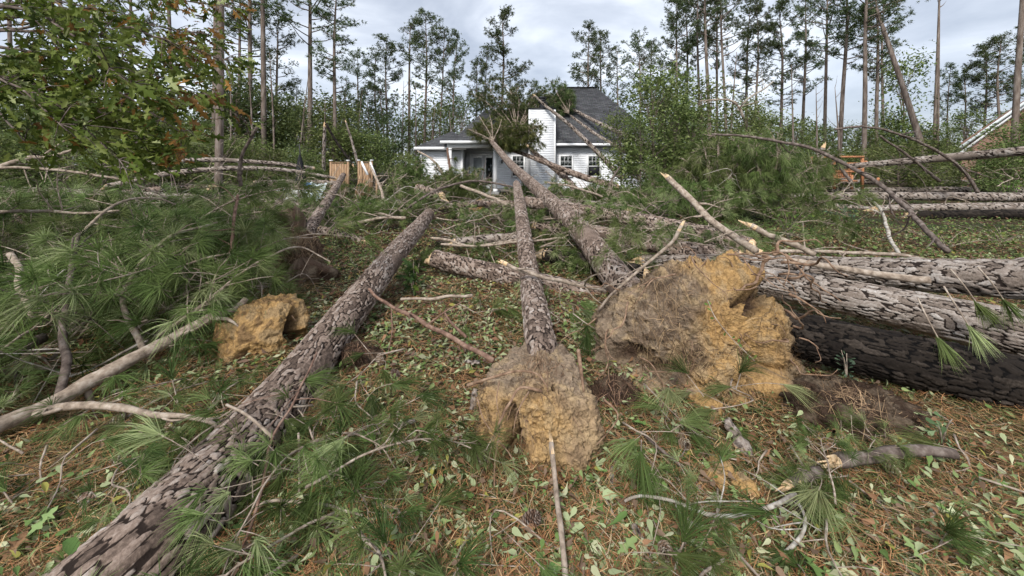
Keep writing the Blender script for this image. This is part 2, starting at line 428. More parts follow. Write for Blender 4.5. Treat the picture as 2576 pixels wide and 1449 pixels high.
HOUSE = thing('white_house', 'white vinyl sided house with dark shingle roof under fallen pines', 'house', (2.5, 22.0, 0.0))
_board = {}
def siding(wallpart, x0, x1, z0, z1, y, nx=(0, -1)):
    """Lap boards on a wall that faces the camera (nx (0,-1)) or sideways (nx (1,0): x0..x1 run along y at x = y)."""
    h = 0.132; n = int(math.ceil((z1 - z0) / h))
    key = (round(x1 - x0, 3), nx)
    if key not in _board:
        L = x1 - x0
        pr = [(0.0, 0.0), (0.018, 0.004), (0.018, 0.016), (0.004, h), (0.0, h)]
        V = []; 
        for e in (0, L):
            for (o, z) in pr:
                V.append((e, -o, z) if nx == (0, -1) else (o * nx[0], e, z))
        Q = [(i, i + 1, i + 6, i + 5) for i in range(4)]
        me = MB().add(V, Q=Q, T=[(0, 2, 1), (0, 3, 2), (0, 4, 3), (5, 6, 7), (5, 7, 8), (5, 8, 9)]).mesh('siding_board', M['siding'])
        _board[key] = me
    off = abs_loc(wallpart)
    for i in range(n):
        if z0 + i * h + h > z1 + 0.05: break
        o = link('siding_board', _board[key], wallpart)
        o.location = Vector((x0, y, z0 + i * h) if nx == (0, -1) else (y, x0, z0 + i * h)) - off

def window(x0, x1, z0, z1, y, curtain=False):
    f = MB(); t = 0.085
    f.box((x0 - t, y - 0.055, z0 - t), (x0, y, z1 + t)).box((x1, y - 0.055, z0 - t), (x1 + t, y, z1 + t))
    f.box((x0, y - 0.055, z1), (x1, y, z1 + t)).box((x0, y - 0.065, z0 - t), (x1, y, z0))
    zm = (z0 + z1) / 2
    f.box((x0, y - 0.05, zm - 0.022), (x1, y, zm + 0.022))
    w = part('window', f, M['trim'], HOUSE)
    m = MB()
    for i in (1, 2):
        xx = x0 + (x1 - x0) * i / 3; m.box((xx - 0.009, y - 0.045, zm + 0.022), (xx + 0.009, y - 0.02, z1))
    zz = (zm + 0.022 + z1) / 2; m.box((x0, y - 0.0455, zz - 0.009), (x1, y - 0.0195, zz + 0.009))
    part('muntin', m, M['trim'], w)
    for i in range(3):
        for (a, b_) in ((zm + 0.022, zz - 0.009), (zz + 0.009, z1)):
            xa = x0 + (x1 - x0) * i / 3 + 0.009 * (i > 0); xb = x0 + (x1 - x0) * (i + 1) / 3 - 0.009 * (i < 2)
            part('pane', MB().box((xa, y - 0.036, a), (xb, y - 0.026, b_)), M['glass'], w)
    part('screen', MB().box((x0, y - 0.04, z0), (x1, y - 0.026, zm - 0.022)), M['screen'], w)

def build_house():
    yw = 22.0
    # main wall with its boards
    w = part('wall', MB().box((-2.72, yw, -0.1), (8.3, yw + 0.2, 2.66)), M['siding'], HOUSE)
    siding(w, -2.70, 0.955, 0.18, 2.62, yw - 0.002); siding(w, 2.44, 8.3, 0.18, 2.62, yw - 0.002)
    part('foundation', MB().box((-2.75, yw - 0.03, -0.2), (8.32, yw + 0.01, 0.18)), plain('concrete', (0.36, 0.35, 0.33), 0.9), HOUSE)
    # wing on the left
    w2 = part('wall', MB().box((-4.92, 20.62, -0.1), (-2.74, 28, 2.36)), M['siding'], HOUSE)
    siding(w2, -4.90, -2.76, 0.05, 2.34, 20.618)
    cb = MB().box((-4.95, 20.575, 0.0), (-4.87, 20.64, 2.36))
    part('corner_trim', cb, M['trim'], HOUSE)
    part('corner_trim', MB().box((-2.79, 20.575, 0.0), (-2.715, 20.64, 2.36)), M['trim'], HOUSE)
    siding(w2, 20.66, 21.98, 0.05, 2.34, -2.738, (1, 0))
    # chimney
    x0, x1, ya = 0.96, 2.43, 21.2
    ch = part('chimney', MB().box((x0, ya, -0.1), (x1, 22.9, 4.66)), M['siding'], HOUSE)
    siding(ch, x0 + 0.06, x1 - 0.06, 0.05, 4.62, ya - 0.002)
    siding(ch, 21.26, 21.98, 0.05, 4.62, x1 + 0.002, (1, 0))
    siding(ch, 21.26, 21.98, 0.05, 4.62, x0 - 0.002, (-1, 0))
    for xx in (x0 - 0.02, x1 - 0.06): part('corner_trim', MB().box((xx, ya - 0.03, 0.0), (xx + 0.08, ya + 0.05, 4.64)), M['trim'], ch)
    part('chase_cover', MB().box((x0 - 0.05, ya - 0.05, 4.66), (x1 + 0.05, 22.95, 4.73)), M['black'], ch)
    fl = MB(); c = np.array([1.72, 21.75, 4.7])
    tube(fl, [c, c + [0, 0, 0.5]], [0.14, 0.14], 14, 0.3)
    part('flue_pipe', fl, M['black'], ch)
    cp = MB()
    for (z, r_, h) in ((0.42, 0.25, 0.05), (0.52, 0.22, 0.10), (0.68, 0.29, 0.03)):
        tube(cp, [c + [0, 0, z], c + [0, 0, z + h]], [r_, r_ * 0.95], 14, 0.3)
    part('flue_cap', cp, M['black'], ch)
    # main hip roof
    k = (6.9 - 2.76) / (26.3 - 21.55); yl = 24.2; zl = 2.752 + k * (yl - 21.56)
    V = [(-3.6, 21.56, 2.752), (4.5, 21.56, 2.752), (4.5, 29.0, 2.752), (-3.6, 29.0, 2.752), (-1.75, yl, zl), (4.5, yl, zl), (-1.75, 26.4, zl), (4.5, 26.4, zl)]
    part('roof', MB().add(V, Q=[(0, 1, 5, 4), (2, 3, 6, 7), (4, 5, 7, 6), (3, 0, 4, 6)]), M['shingle'], HOUSE)
    e0, e1, ze = (-0.9, 8.75), (21.55, 31.0), 2.76
    rl, rr, yr, zr = 3.55, 5.87, 26.3, 6.9
    V = [(e0[0], e1[0], ze), (e0[1], e1[0], ze), (e0[1], e1[1], ze), (e0[0], e1[1], ze), (rl, yr, zr), (rr, yr, zr)]
    part('roof', MB().add(V, Q=[(0, 1, 5, 4), (2, 3, 4, 5)], T=[(1, 2, 5), (3, 0, 4)]), M['shingle'], HOUSE)
    part('ridge_cap', MB().bar((rl, yr, zr + 0.02), (rr, yr, zr + 0.02), 0.25, 0.05), M['shingle'], HOUSE)
    part('fascia', MB().box((-0.4, 21.5, 2.62), (e0[1], 21.56, 2.765)), M['trim'], HOUSE)
    part('soffit', MB().box((-0.4, 21.56, 2.625), (e0[1], 22.0, 2.645)), M['trim'], HOUSE)
    # wing roof
    ze = 2.50
    V = [(-5.18, 20.2, ze), (-2.45, 20.2, ze), (-2.45, 28.5, ze), (-5.18, 28.5, ze), (-3.6, 22.6, 3.55), (-3.6, 27, 3.55)]
    part('roof', MB().add(V, Q=[(1, 2, 5, 4), (3, 0, 4, 5)], T=[(0, 1, 4), (2, 3, 5)]), M['shingle'], HOUSE)
    part('fascia', MB().box((-5.2, 20.15, 2.35), (-2.45, 20.2, 2.505)).box((-5.24, 20.15, 2.35), (-5.2, 28.5, 2.505)), M['trim'], HOUSE)
    part('soffit', MB().box((-5.18, 20.2, 2.352), (-2.45, 20.615, 2.37)), M['trim'], HOUSE)
    # porch
    ze = 2.80
    V = [(-3.72, 19.7, ze), (-0.45, 19.7, ze), (-0.45, 22.6, ze), (-3.72, 22.6, ze), (-2.1, 21.6, 3.25), (-2.1, 25.0, 4.2)]
    part('roof', MB().add(V, Q=[(1, 2, 5, 4), (3, 0, 4, 5)], T=[(0, 1, 4)]), M['shingle'], HOUSE)
    part('fascia', MB().box((-3.75, 19.64, 2.66), (-0.42, 19.7, 2.805)), M['trim'], HOUSE)
    part('porch_beam', MB().box((-3.42, 19.86, 2.43), (-0.76, 20.06, 2.66)), M['trim'], HOUSE)
    part('porch_ceiling', MB().box((-3.42, 20.06, 2.60), (-0.6, 22.0, 2.63)), M['soffit'], HOUSE)
    part('porch_beam', MB().box((-0.95, 20.06, 2.43), (-0.78, 22.0, 2.60)), M['trim'], HOUSE)
    for xx in (-3.38, -0.98):
        part('porch_column', MB().box((xx, 19.87, 0.1), (xx + 0.19, 20.05, 2.43)).box((xx - 0.025, 19.845, 0.1), (xx + 0.215, 20.075, 0.26)).box((xx - 0.025, 19.845, 2.33), (xx + 0.215, 20.075, 2.43)), M['trim'], HOUSE)
    part('porch_slab', MB().box((-3.5, 19.8, -0.1), (-0.7, 22.0, 0.1)), plain('porch_concrete', (0.34, 0.33, 0.31), 0.9), HOUSE)
    # glazed double door
    d0, d1 = -2.36, -1.02
    part('door_frame', MB().box((d0 - 0.1, 21.93, 0.1), (d0, 21.98, 2.2)).box((d1, 21.93, 0.1), (d1 + 0.1, 21.98, 2.2)).box((d0, 21.93, 2.1), (d1, 21.98, 2.2)), M['trim'], HOUSE)
    xm = (d0 + d1) / 2 + 0.05
    for (a, b_, mt) in ((d0, xm - 0.01, plain('milky_storm_door_glass', (0.42, 0.45, 0.46), 0.15, 0.5, 0.08, 2, 0.02)), (xm + 0.01, d1, M['glass'])):
        lf = MB(); t = 0.12
        lf.box((a, 21.945, 0.12), (a + t, 21.975, 2.09)).box((b_ - t, 21.945, 0.12), (b_, 21.975, 2.09)).box((a + t, 21.945, 1.95), (b_ - t, 21.975, 2.09)).box((a + t, 21.945, 0.12), (b_ - t, 21.975, 0.4))
        dr = part('door', lf, M['trim'], HOUSE)
        part('pane', MB().box((a + t, 21.955, 0.4), (b_ - t, 21.965, 1.95)), mt, dr)
        part('handle', MB().box((xm - 0.06 if a == d0 else xm + 0.03, 21.91, 1.02), (xm - 0.03 if a == d0 else xm + 0.06, 21.945, 1.12)), M['black'], dr)
    for (a, b_) in ((1290, 1317), (1410, 1438), (1480, 1508)):
        window((a - 1288) / F0 * yw, (b_ - 1288) / F0 * yw, 0.9, 2.02, yw - 0.02)
    window((1578 - 1288) / F0 * yw, (1606 - 1288) / F0 * yw, 0.9, 2.02, yw - 0.02)
    part('wall_light', MB().box((-0.62, 21.9, 1.62), (-0.54, 21.98, 1.82)), M['black'], HOUSE)
    ds = MB(); tube(ds, [(-2.70, 20.56, 2.36), (-2.70, 20.55, 1.2), (-2.70, 20.55, 0.1)], [0.035] * 3, 8, 0.4)
    part('downspout', ds, M['trim'], HOUSE)
build_house()

# ---------------------------------------------------------------- neighbour's brick house, far right
def build_neighbour():
    d = 22.0
    t = thing('brick_house', 'brick house gable with white rake boards behind trees at right edge', 'house', tuple(P(2560, 412, d)[:2]) + (0,))
    br, n, l, b = nmat('red_brick')
    bk = n.new('ShaderNodeTexBrick'); bk.inputs['Scale'].default_value = 9; bk.inputs['Color1'].default_value = (0.23, 0.10, 0.07, 1); bk.inputs['Color2'].default_value = (0.32, 0.17, 0.12, 1); bk.inputs['Mortar'].default_value = (0.36, 0.32, 0.28, 1)
    tc = n.new('ShaderNodeTexCoord'); sx = n.new('ShaderNodeSeparateXYZ'); cx = n.new('ShaderNodeCombineXYZ')
    l.new(tc.outputs['Object'], sx.inputs[0]); l.new(sx.outputs['X'], cx.inputs['X']); l.new(sx.outputs['Z'], cx.inputs['Y']); l.new(cx.outputs[0], bk.inputs['Vector']); l.new(bk.outputs['Color'], b.inputs['Base Color'])
    a = P(2412, 372, d); c = P(2530, 290, d)
    run = c[0] - a[0]; rise = c[2] - a[2]
    k = 2.2
    apex = np.array([a[0] + run * k, d, a[2] + rise * k]); right = np.array([a[0] + 2 * run * k, d, a[2]])
    x0 = a[0] + 0.6
    gz = a[2] + rise / run * 0.45
    part('gable_wall', MB().add([(x0, d + 0.4, -0.1), (right[0] - 0.6, d + 0.4, -0.1), (right[0] - 0.6, d + 0.4, gz), (apex[0], d + 0.4, apex[2] - 0.2), (x0, d + 0.4, gz)], Q=[(0, 1, 2, 4)], T=[(4, 2, 3)]), br, t)
    rf = MB(); u = 9 * np.array([math.sin(R(58)), math.cos(R(58)), 0])
    rf.add([a, apex, apex + u, a + u], Q=[(0, 1, 2, 3)]); rf.add([right, apex, apex + u, right + u], Q=[(0, 3, 2, 1)])
    part('roof', rf, M['shingle'], t)
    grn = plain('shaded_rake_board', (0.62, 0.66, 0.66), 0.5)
    for p, q in ((a, apex), (right, apex)):
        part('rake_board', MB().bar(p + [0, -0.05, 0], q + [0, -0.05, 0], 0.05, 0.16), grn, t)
        part('rake_board', MB().bar(p + [0.25 if p is a else -0.25, 0.15, -0.3], q + [0, 0.15, -0.3], 0.05, 0.12), M['trim'], t)
    part('eave_return', MB().box((a[0] + 0.3, d + 0.05, a[2] - 0.35), (x0 + 0.25, d + 0.4, a[2] - 0.2)), M['trim'], t)
build_neighbour()

# ---------------------------------------------------------------- broken picket fence beside the yard
M['cedar'] = noise_mat('weathered_cedar', [(0.3, (0.16, 0.095, 0.055)), (0.5, (0.33, 0.21, 0.125)), (0.72, (0.48, 0.345, 0.22))], scale=5, stretch=(7, 7, 0.5), bump=0.3, dist=0.01)
M['redwood'] = noise_mat('stained_redwood', [(0.3, (0.26, 0.10, 0.05)), (0.5, (0.42, 0.19, 0.095)), (0.72, (0.55, 0.28, 0.15))], scale=5, stretch=(4, 4, 2), bump=0.2, dist=0.01)
def fence_panel(label, x0, x1, y, d, n, lean=0.0, cap=True, tilt=0.0):
    a = P(x0, y, d); b_ = P(x1, y, d); H = a[2]
    t = thing('fence_panel', label, 'fence', (a[0], d, 0.0), 'broken wooden fence panels beyond the logs', rot=(lean, tilt, 0))
    w = (b_[0] - a[0]) / n
    rng = random.Random(int(x0))
    for i in range(n):
        mb = MB(); hh = H + rng.uniform(-0.05, 0.05)
        mb.box((i * w + 0.006, 0, 0.05), (i * w + w - 0.006, 0.02, hh))
        link('picket', mb.mesh('picket', M['cedar']), t)
    for z in (0.4, H - 0.3): link('rail', MB().box((0, 0.022, z), (b_[0] - a[0], 0.06, z + 0.09)).mesh('rail', M['cedar']), t)
    if cap:
        link('cap_rail', MB().box((-0.03, -0.04, H + 0.05), (b_[0] - a[0] + 0.03, 0.07, H + 0.085)).mesh('cap_rail', M['cedar']), t)
        for xx in (-0.1, b_[0] - a[0] + 0.01):
            p = link('post', MB().box((xx, -0.02, 0), (xx + 0.09, 0.07, H + 0.1)).mesh('post', M['cedar']), t)
            link('post_cap', MB().box((xx - 0.02, -0.04, H + 0.13), (xx + 0.11, 0.09, H + 0.18)).mesh('post_cap', M['trim']), p)
    return t
fence_panel('upright brown picket fence panel left of the snapped pine top', 835, 872, 412, 17.5, 6)
fence_panel('picket fence panel knocked askew behind the snapped pine top', 888, 912, 415, 17.0, 4, -0.1, False, 0.22)
fence_panel('upright brown picket fence panel nearest the white house', 905, 932, 411, 18.5, 5)
for (lab, p, q) in (('white stair rail slanting beside the askew fence panel', P(909, 407, 16.6), P(925, 440, 16.4)), ('white stair rail slanting beside the fence panel nearest the house', P(931, 408, 16.9), P(948, 452, 16.5))):
    t = thing('stair_rail', lab, 'railing', (q[0], q[1], 0), 'white stair rails by the broken fence')
    part('handrail', MB().bar(p, q, 0.06, 0.09), M['trim'], t)
    part('rail_post', MB().box((p[0] - 0.04, p[1] - 0.04, 0), (p[0] + 0.04, p[1] + 0.04, p[2])), M['cedar'], t)
    part('rail_post', MB().box((q[0] - 0.04, q[1] - 0.04, 0), (q[0] + 0.04, q[1] + 0.04, q[2])), M['cedar'], t)

# ---------------------------------------------------------------- redwood play set, right
def build_playset():
    d = 16.5
    o = P(2098, 460, d); o[2] = 0
    t = thing('play_set', 'reddish wooden play set with slatted railing behind leaning logs', 'play set', tuple(o))
    s = d / F0
    X = lambda px: (px - 2098) * s
    Z = lambda py: EYE - (py - 412) * s
    def bx(name, x0, x1, y0, y1, ya, yb):
        link(name, MB().box((X(x0), ya, Z(y1)), (X(x1), yb, Z(y0))).mesh(name, M['redwood']), t)
    for (x, y0) in ((2169, 397), (2098, 399), (2142, 440)): bx('post', x, x + 5, y0, 476, 0.0, 0.09)
    for (x, y0) in ((2172, 397), (2101, 399)): bx('post', x, x + 4.5, y0, 474, 1.3, 1.39)
    bx('top_beam', 2100, 2174, 392, 396.7, -0.02, 0.1); bx('top_beam', 2100, 2174, 393, 396.7, 1.28, 1.4)
    bx('railing_top', 2103, 2169, 409, 413, 0.0, 0.06); bx('railing_bottom', 2103, 2169, 424, 427, 0.0, 0.06)
    for i in range(11): bx('slat', 2104 + i * 5.9, 2107.6 + i * 5.9, 413, 424, 0.01, 0.04)
    bx('deck_beam', 2103, 2169, 429, 434, -0.03, 0.03); bx('deck', 2098, 2174, 427.3, 428.7, 0.07, 1.28)
    for i in range(8): bx('slat', 2103.5 + i * 5, 2106.6 + i * 5, 438, 446, 0.01, 0.04)
    bx('railing_bottom', 2103, 2142, 446, 451, 0.0, 0.06); bx('railing_top', 2103, 2142, 435, 438, 0.0, 0.06)
    bx('bench_board', 2103, 2147, 453, 457, -0.2, 0.1)
    link('brace', MB().bar((X(2215), 0.2, Z(462)), (X(2222), 0.2, Z(448)), 0.09, 0.09, (0, 1, 0)).mesh('brace', M['redwood']), t)
    link('brace', MB().bar((X(2176), 0.05, Z(420)), (X(2182), 0.05, Z(405)), 0.1, 0.1, (0, 1, 0)).mesh('brace', M['redwood']), t)
build_playset()

# ---------------------------------------------------------------- yard clutter beyond the logs
def crumple(name, label, cat, x, y, d, w, h, c, seed):
    p = P(x, y, d); t = thing(name, label, cat, tuple(p))
    n = 26; u, v = np.meshgrid(np.linspace(-.5, .5, n), np.linspace(-.5, .5, n), indexing='ij')
    Q = np.stack([u.ravel() * 4, v.ravel() * 4, u.ravel() * 0 + seed], 1)
    dz = 0.16 * fbm(Q, 3, seed); dx = 0.1 * fbm(Q + 9, 3, seed)
    V = np.stack([u.ravel() * w + dx * w, v.ravel() * 0.5 * w + dz * w, v.ravel() * h + dz * h * 1.3], 1)
    i = np.arange(n - 1)[:, None] * n; j = np.arange(n - 1)[None]
    F = np.stack([i + j, i + n + j, i + n + j + 1, i + j + 1], -1).reshape(-1, 4)
    me = MB().add(V, Q=F).mesh(name, plain(name + '_plastic', c, 0.5, 0.4, 0.1, 6), True)
    o = link('sheet', me, t); md = o.modifiers.new('thickness', 'SOLIDIFY'); md.thickness = 0.01
crumple('torn_tarp', 'torn pale grey tarp hanging behind the leaning snapped pine', 'tarp', 790, 480, 13.5, 0.75, 0.6, (0.52, 0.58, 0.58), 3)
crumple('torn_tarp', 'crumpled white plastic sheet in the wreckage left of the tarp', 'sheet', 735, 490, 13.2, 0.5, 0.35, (0.66, 0.64, 0.62), 8)
crumple('torn_tarp', 'small white plastic scrap on top of the wreckage', 'sheet', 715, 476, 13.6, 0.45, 0.1, (0.74, 0.76, 0.8), 12)
def small_tub(name, label, cat, x, y, d, r, h, c, tilt):
    p = P(x, y, d); t = thing(name, label, cat, tuple(p), rot=tilt)
    mb = MB(); seg = 20; a = np.arange(seg) * 2 * math.pi / seg
    prof = [(r * .78, 0), (r, h), (r * 1.07, h), (r * 1.07, h * .93), (r * .95, h * .97), (r * .74, h * .05)]
    V = [(q * math.cos(t_), q * math.sin(t_), z) for (q, z) in prof for t_ in a]
    Q = [(k * seg + i, k * seg + (i + 1) % seg, (k + 1) * seg + (i + 1) % seg, (k + 1) * seg + i) for k in range(len(prof) - 1) for i in range(seg)]
    mb.add(V, Q=Q); n0 = 5 * seg
    mb.add([V[n0 + i] for i in range(seg)] + [(0, 0, h * .05)], T=[(i, (i + 1) % seg, seg) for i in range(seg)])
    link('tub', mb.mesh(name, plain(name + '_plastic', c, 0.4, 0.5), True), t)
    hd = MB(); tube(hd, [(-r, 0, h * .95), (-r * .6, r * .5, h * .6), (r * .6, r * .5, h * .6), (r, 0, h * .95)], [0.008] * 4, 6, 0.05)
    link('handle', hd.mesh('handle', M['black']), t)
small_tub('plastic_bucket', 'bright blue plastic bucket dangling before the grey tarp', 'bucket', 772, 474, 13.0, 0.12, 0.16, (0.07, 0.22, 0.55), (0.3, 0.2, 0))
small_tub('plastic_bucket', 'black plastic tub tipped over before the house wall', 'tub', 1443, 498, 15.5, 0.3, 0.42, (0.02, 0.022, 0.028), (1.2, 0.3, 0.4))
def umbrella():
    b0 = P(758, 470, 14.5); b0[2] = 0
    t = thing('patio_umbrella', 'closed black patio umbrella standing among the fallen logs', 'umbrella', tuple(b0))
    mb = MB(); tube(mb, [(0, 0, 0), (0, 0, 1.3), (-.08, 0, 2.35)], [0.022] * 3, 8, 0.3); link('pole', mb.mesh('pole', M['black']), t)
    seg = 16; V = []; lv = [(0.85, 0.15), (1.2, 0.14), (1.6, 0.09), (1.95, 0.03)]
    for (z, r) in lv:
        for i in range(seg):
            rr = r * (1 + 0.25 * (i % 2)); a = i * 2 * math.pi / seg; V.append((rr * math.cos(a) - .03 * z, rr * math.sin(a), z))
    Q = [(k * seg + i, k * seg + (i + 1) % seg, (k + 1) * seg + (i + 1) % seg, (k + 1) * seg + i) for k in range(3) for i in range(seg)]
    link('canopy', MB().add(V, Q=Q).mesh('canopy', plain('black_canvas', (0.02, 0.02, 0.022), 0.85)), t)
umbrella()
def garden_chair():
    p = P(1935, 470, 13.5); p[2] = 0.35
    t = thing('folding_chair', 'wrecked folding chair with teal frame under the pine debris', 'chair', tuple(p), rot=(0.5, 0.5, 0.3))
    tl = plain('teal_tube', (0.12, 0.42, 0.45), 0.4)
    for (a, b_) in (((-.35, 0, 0), (.35, 0, .12)), ((-.35, .4, 0), (.35, .4, .12)), ((-.3, 0, .2), (.3, .1, -.1)), ((.35, 0, .12), (.35, .4, .12))):
        mb = MB(); tube(mb, [a, b_], [0.016, 0.016], 6, 0.3); link('frame_tube', mb.mesh('frame_tube', tl), t)
    link('seat', MB().add([(-.3, .02, .02), (.3, .02, .12), (.3, .38, .1), (-.3, .38, 0), (-.3, .02, .03), (.3, .02, .13), (.3, .38, .11), (-.3, .38, .01)], Q=[(0, 3, 2, 1), (4, 5, 6, 7), (0, 1, 5, 4), (1, 2, 6, 5), (2, 3, 7, 6), (3, 0, 4, 7)]).mesh('seat', plain('navy_canvas', (0.03, 0.035, 0.06), 0.9)), t)
garden_chair()

# ---------------------------------------------------------------- foliage makers
def unit(v): return v / (np.linalg.norm(v, axis=-1, keepdims=True) + 1e-9)
def pick_cols(rng, n, cols, wts, jit=0.18):
    c = np.array(cols)[rng.choice(len(cols), n, p=np.array(wts) / sum(wts))]
    return c * (1 + rng.uniform(-jit, jit, (n, 1)))

def needles(mb, rng, O, D, n, L, w, spread=0.8, droop=0.25, cols=None, wts=None, fwd=0.35, seg2=True, flat=1.0):
    """Tufts of needles: one tuft per row of O (origin) and D (direction), n needles each."""
    N = len(O); O = np.repeat(O, n, 0); D = np.repeat(unit(D), n, 0)
    rd = unit(rng.normal(size=(N * n, 3))) * [1, 1, flat]
    dr = unit(D * (fwd + (1 - fwd) * rng.uniform(0.2, 1.3, (N * n, 1))) + rd * spread)
    ln = L * rng.uniform(0.65, 1.1, (N * n, 1))
    O = O - D * rng.uniform(0, 0.16, (N * n, 1)) * L
    sd = unit(np.cross(dr, rng.normal(size=(N * n, 3)))) * w / 2
    mid = O + dr * ln * 0.55 - np.array([0, 0, 1]) * droop * ln * 0.22
    tip = O + dr * ln - np.array([0, 0, 1]) * droop * ln * 0.75
    c = np.repeat(pick_cols(rng, N, cols, wts, 0.22), n, 0) * (1 + rng.uniform(-0.25, 0.25, (N * n, 1)))
    m = N * n
    if seg2:
        V = np.stack([O - sd * .7, O + sd * .7, mid - sd, mid + sd, tip], 1).reshape(-1, 3)
        b = np.arange(m)[:, None] * 5
        T = np.concatenate([b + [0, 1, 3], b + [0, 3, 2], b + [2, 3, 4]])
        mb.add(V, T=T, Col=np.repeat(c, 5, 0))
    else:
        V = np.stack([O - sd, O + sd, tip], 1).reshape(-1, 3)
        mb.add(V, T=np.arange(m)[:, None] * 3 + [0, 1, 2], Col=np.repeat(c, 3, 0))

G_PINE = [(0.070, 0.105, 0.030), (0.122, 0.168, 0.050), (0.19, 0.238, 0.084), (0.29, 0.325, 0.15)]
W_PINE = [2, 4, 3.2, 1.4]
G_FAR = [(0.075, 0.105, 0.048), (0.115, 0.152, 0.066), (0.16, 0.195, 0.09)]
W_FAR = [3, 4, 2]
G_BROAD = [(0.085, 0.115, 0.034), (0.14, 0.178, 0.056), (0.205, 0.245, 0.085), (0.28, 0.31, 0.125)]
W_BROAD = [3, 4, 3, 1]

OAK = np.array([1, .82, 1]) * np.array([(0, 0, 0), (.10, .07, .01), (.26, .10, .02), (.34, .30, .0), (.44, .12, .03), (.58, .13, .03), (.70, .36, -.02), (.76, .12, .02), (.90, .14, .0), (1.05, 0, -.06),
                (.90, -.14, .0), (.76, -.12, .02), (.70, -.36, -.02), (.58, -.13, .03), (.44, -.12, .03), (.34, -.30, .0), (.26, -.10, .02), (.10, -.07, .01), (.5, 0, -.01)])
OAK_T = [(i, (i + 1) % 18, 18) for i in range(18)]
SPOON = np.array([(0, 0, 0), (.35, .06, .01), (.7, .2, .03), (.92, .16, .0), (1, 0, -.04), (.92, -.16, .0), (.7, -.2, .03), (.35, -.06, .01), (.6, 0, -.015)])
SPOON_T = [(i, (i + 1) % 8, 8) for i in range(8)]
DIAM = np.array([(0, 0, 0), (.5, .26, .04), (1, 0, -.05), (.5, -.26, .04)])
DIAM_T = [(0, 2, 1), (0, 3, 2)]

def leaves(mb, rng, O, X, Nn, L, tmpl, tris, C, curl=0.0):
    """One leaf per row of O along X with normal near Nn."""
    N = len(O); X = unit(X); Y = unit(np.cross(Nn, X)); Z = np.cross(X, Y)
    L = np.broadcast_to(np.asarray(L, float), (N,))
    t = np.tile(tmpl, (N, 1, 1))
    if curl:
        k = rng.uniform(-curl, curl, (N, 1)); t[:, :, 2] += k * t[:, :, 0] ** 2 + rng.uniform(-curl, curl, (N, 1)) * np.abs(t[:, :, 1]) * 1.5
    V = O[:, None] + L[:, None, None] * (t[:, :, :1] * X[:, None] + t[:, :, 1:2] * Y[:, None] + t[:, :, 2:3] * Z[:, None])
    k = len(tmpl)
    T = (np.arange(N)[:, None, None] * k + np.asarray(tris)[None]).reshape(-1, 3)
    mb.add(V.reshape(-1, 3), T=T, Col=np.repeat(C, k, 0))

# ---------------------------------------------------------------- standing pines
def pine_proto(seed, H, c0, Rr, nl, dens, lop=0.0):
    """Trunk with limbs, and crown; H metres tall, crown from c0*H up."""
    rng = np.random.default_rng(seed)
    tr = MB(); b = rng.uniform(-0.25, 0.25, 2)
    path = np.array([(0, 0, -0.2), (b[0] * .4, b[1] * .4, H * .35), (b[0], b[1], H * .7), (0, 0, H)])
    tube(tr, path, [0.14, 0.115, 0.08, 0.018], 9, 0.8, cap=True)
    S = smooth_path(path, 0.3)
    O = []; D = []
    for i in range(nl):
        f = c0 + (1 - c0) * (i + rng.uniform(0, 1)) / nl
        if f < c0 + 0.12 and rng.random() < 0.4: dead = True
        else: dead = False
        p0 = S[min(len(S) - 1, int(f * (len(S) - 1)))]
        a = rng.uniform(0, 2 * math.pi)
        g = (f - c0) / (1 - c0)
        ln = Rr * (0.35 + 0.65 * math.sin(math.pi * min(1, 0.22 + 0.78 * g)) ** 0.8) * rng.uniform(0.55, 1.15) * (1 + lop * math.cos(a))
        up = rng.uniform(0.15, 0.55) + 0.5 * g
        dv = np.array([math.cos(a), math.sin(a), up]); dv /= np.linalg.norm(dv)
        p1 = p0 + dv * ln * .55 + [0, 0, -.05 * ln]; p2 = p0 + dv * ln + [0, 0, 0.12 * ln]
        tube(tr, [p0, p1, p2], [0.045 * (1.1 - .6 * g), 0.028, 0.008], 4, 0.6, cap=False)
        if dead: continue
        for k in range(int(dens * (3.0 + ln * 2.7))):
            s = rng.uniform(0.3, 1.02) ** 0.7
            q = p0 + (p2 - p0) * s
            out = unit(rng.normal(size=3) * [1, 1, .6]); off = out * rng.uniform(0.1, 0.42) * (0.5 + .4 * ln * .5)
            for m in range(rng.integers(4, 8)):
                O.append(q + off + rng.normal(size=3) * 0.13); D.append(out + dv * .6 + [0, 0, .55] + rng.normal(size=3) * .35)
    for k in range(10): O.append(S[-1] + rng.normal(size=3) * [.15, .15, .25]); D.append(np.array([0, 0, 1.0]) + rng.normal(size=3) * .5)
    cr = MB(); needles(cr, rng, np.array(O), np.array(D), 10, 0.29, 0.034, 0.75, 0.2, G_FAR, W_FAR, seg2=False)
    return tr.mesh('trunk', M['bark_far'], True), cr.mesh('crown', M['needle']), H

PINES = [pine_proto(11, 17, .62, 2.3, 26, 1.0), pine_proto(12, 17, .52, 2.1, 34, 1.0), pine_proto(13, 17, .70, 2.6, 24, 1.1, .3), pine_proto(14, 17, .45, 1.9, 36, 0.8),
         pine_proto(15, 17, .58, 2.7, 30, .85, -.3), pine_proto(16, 17, .74, 1.7, 18, 1.0), pine_proto(17, 17, .40, 2.3, 40, 1.05)]

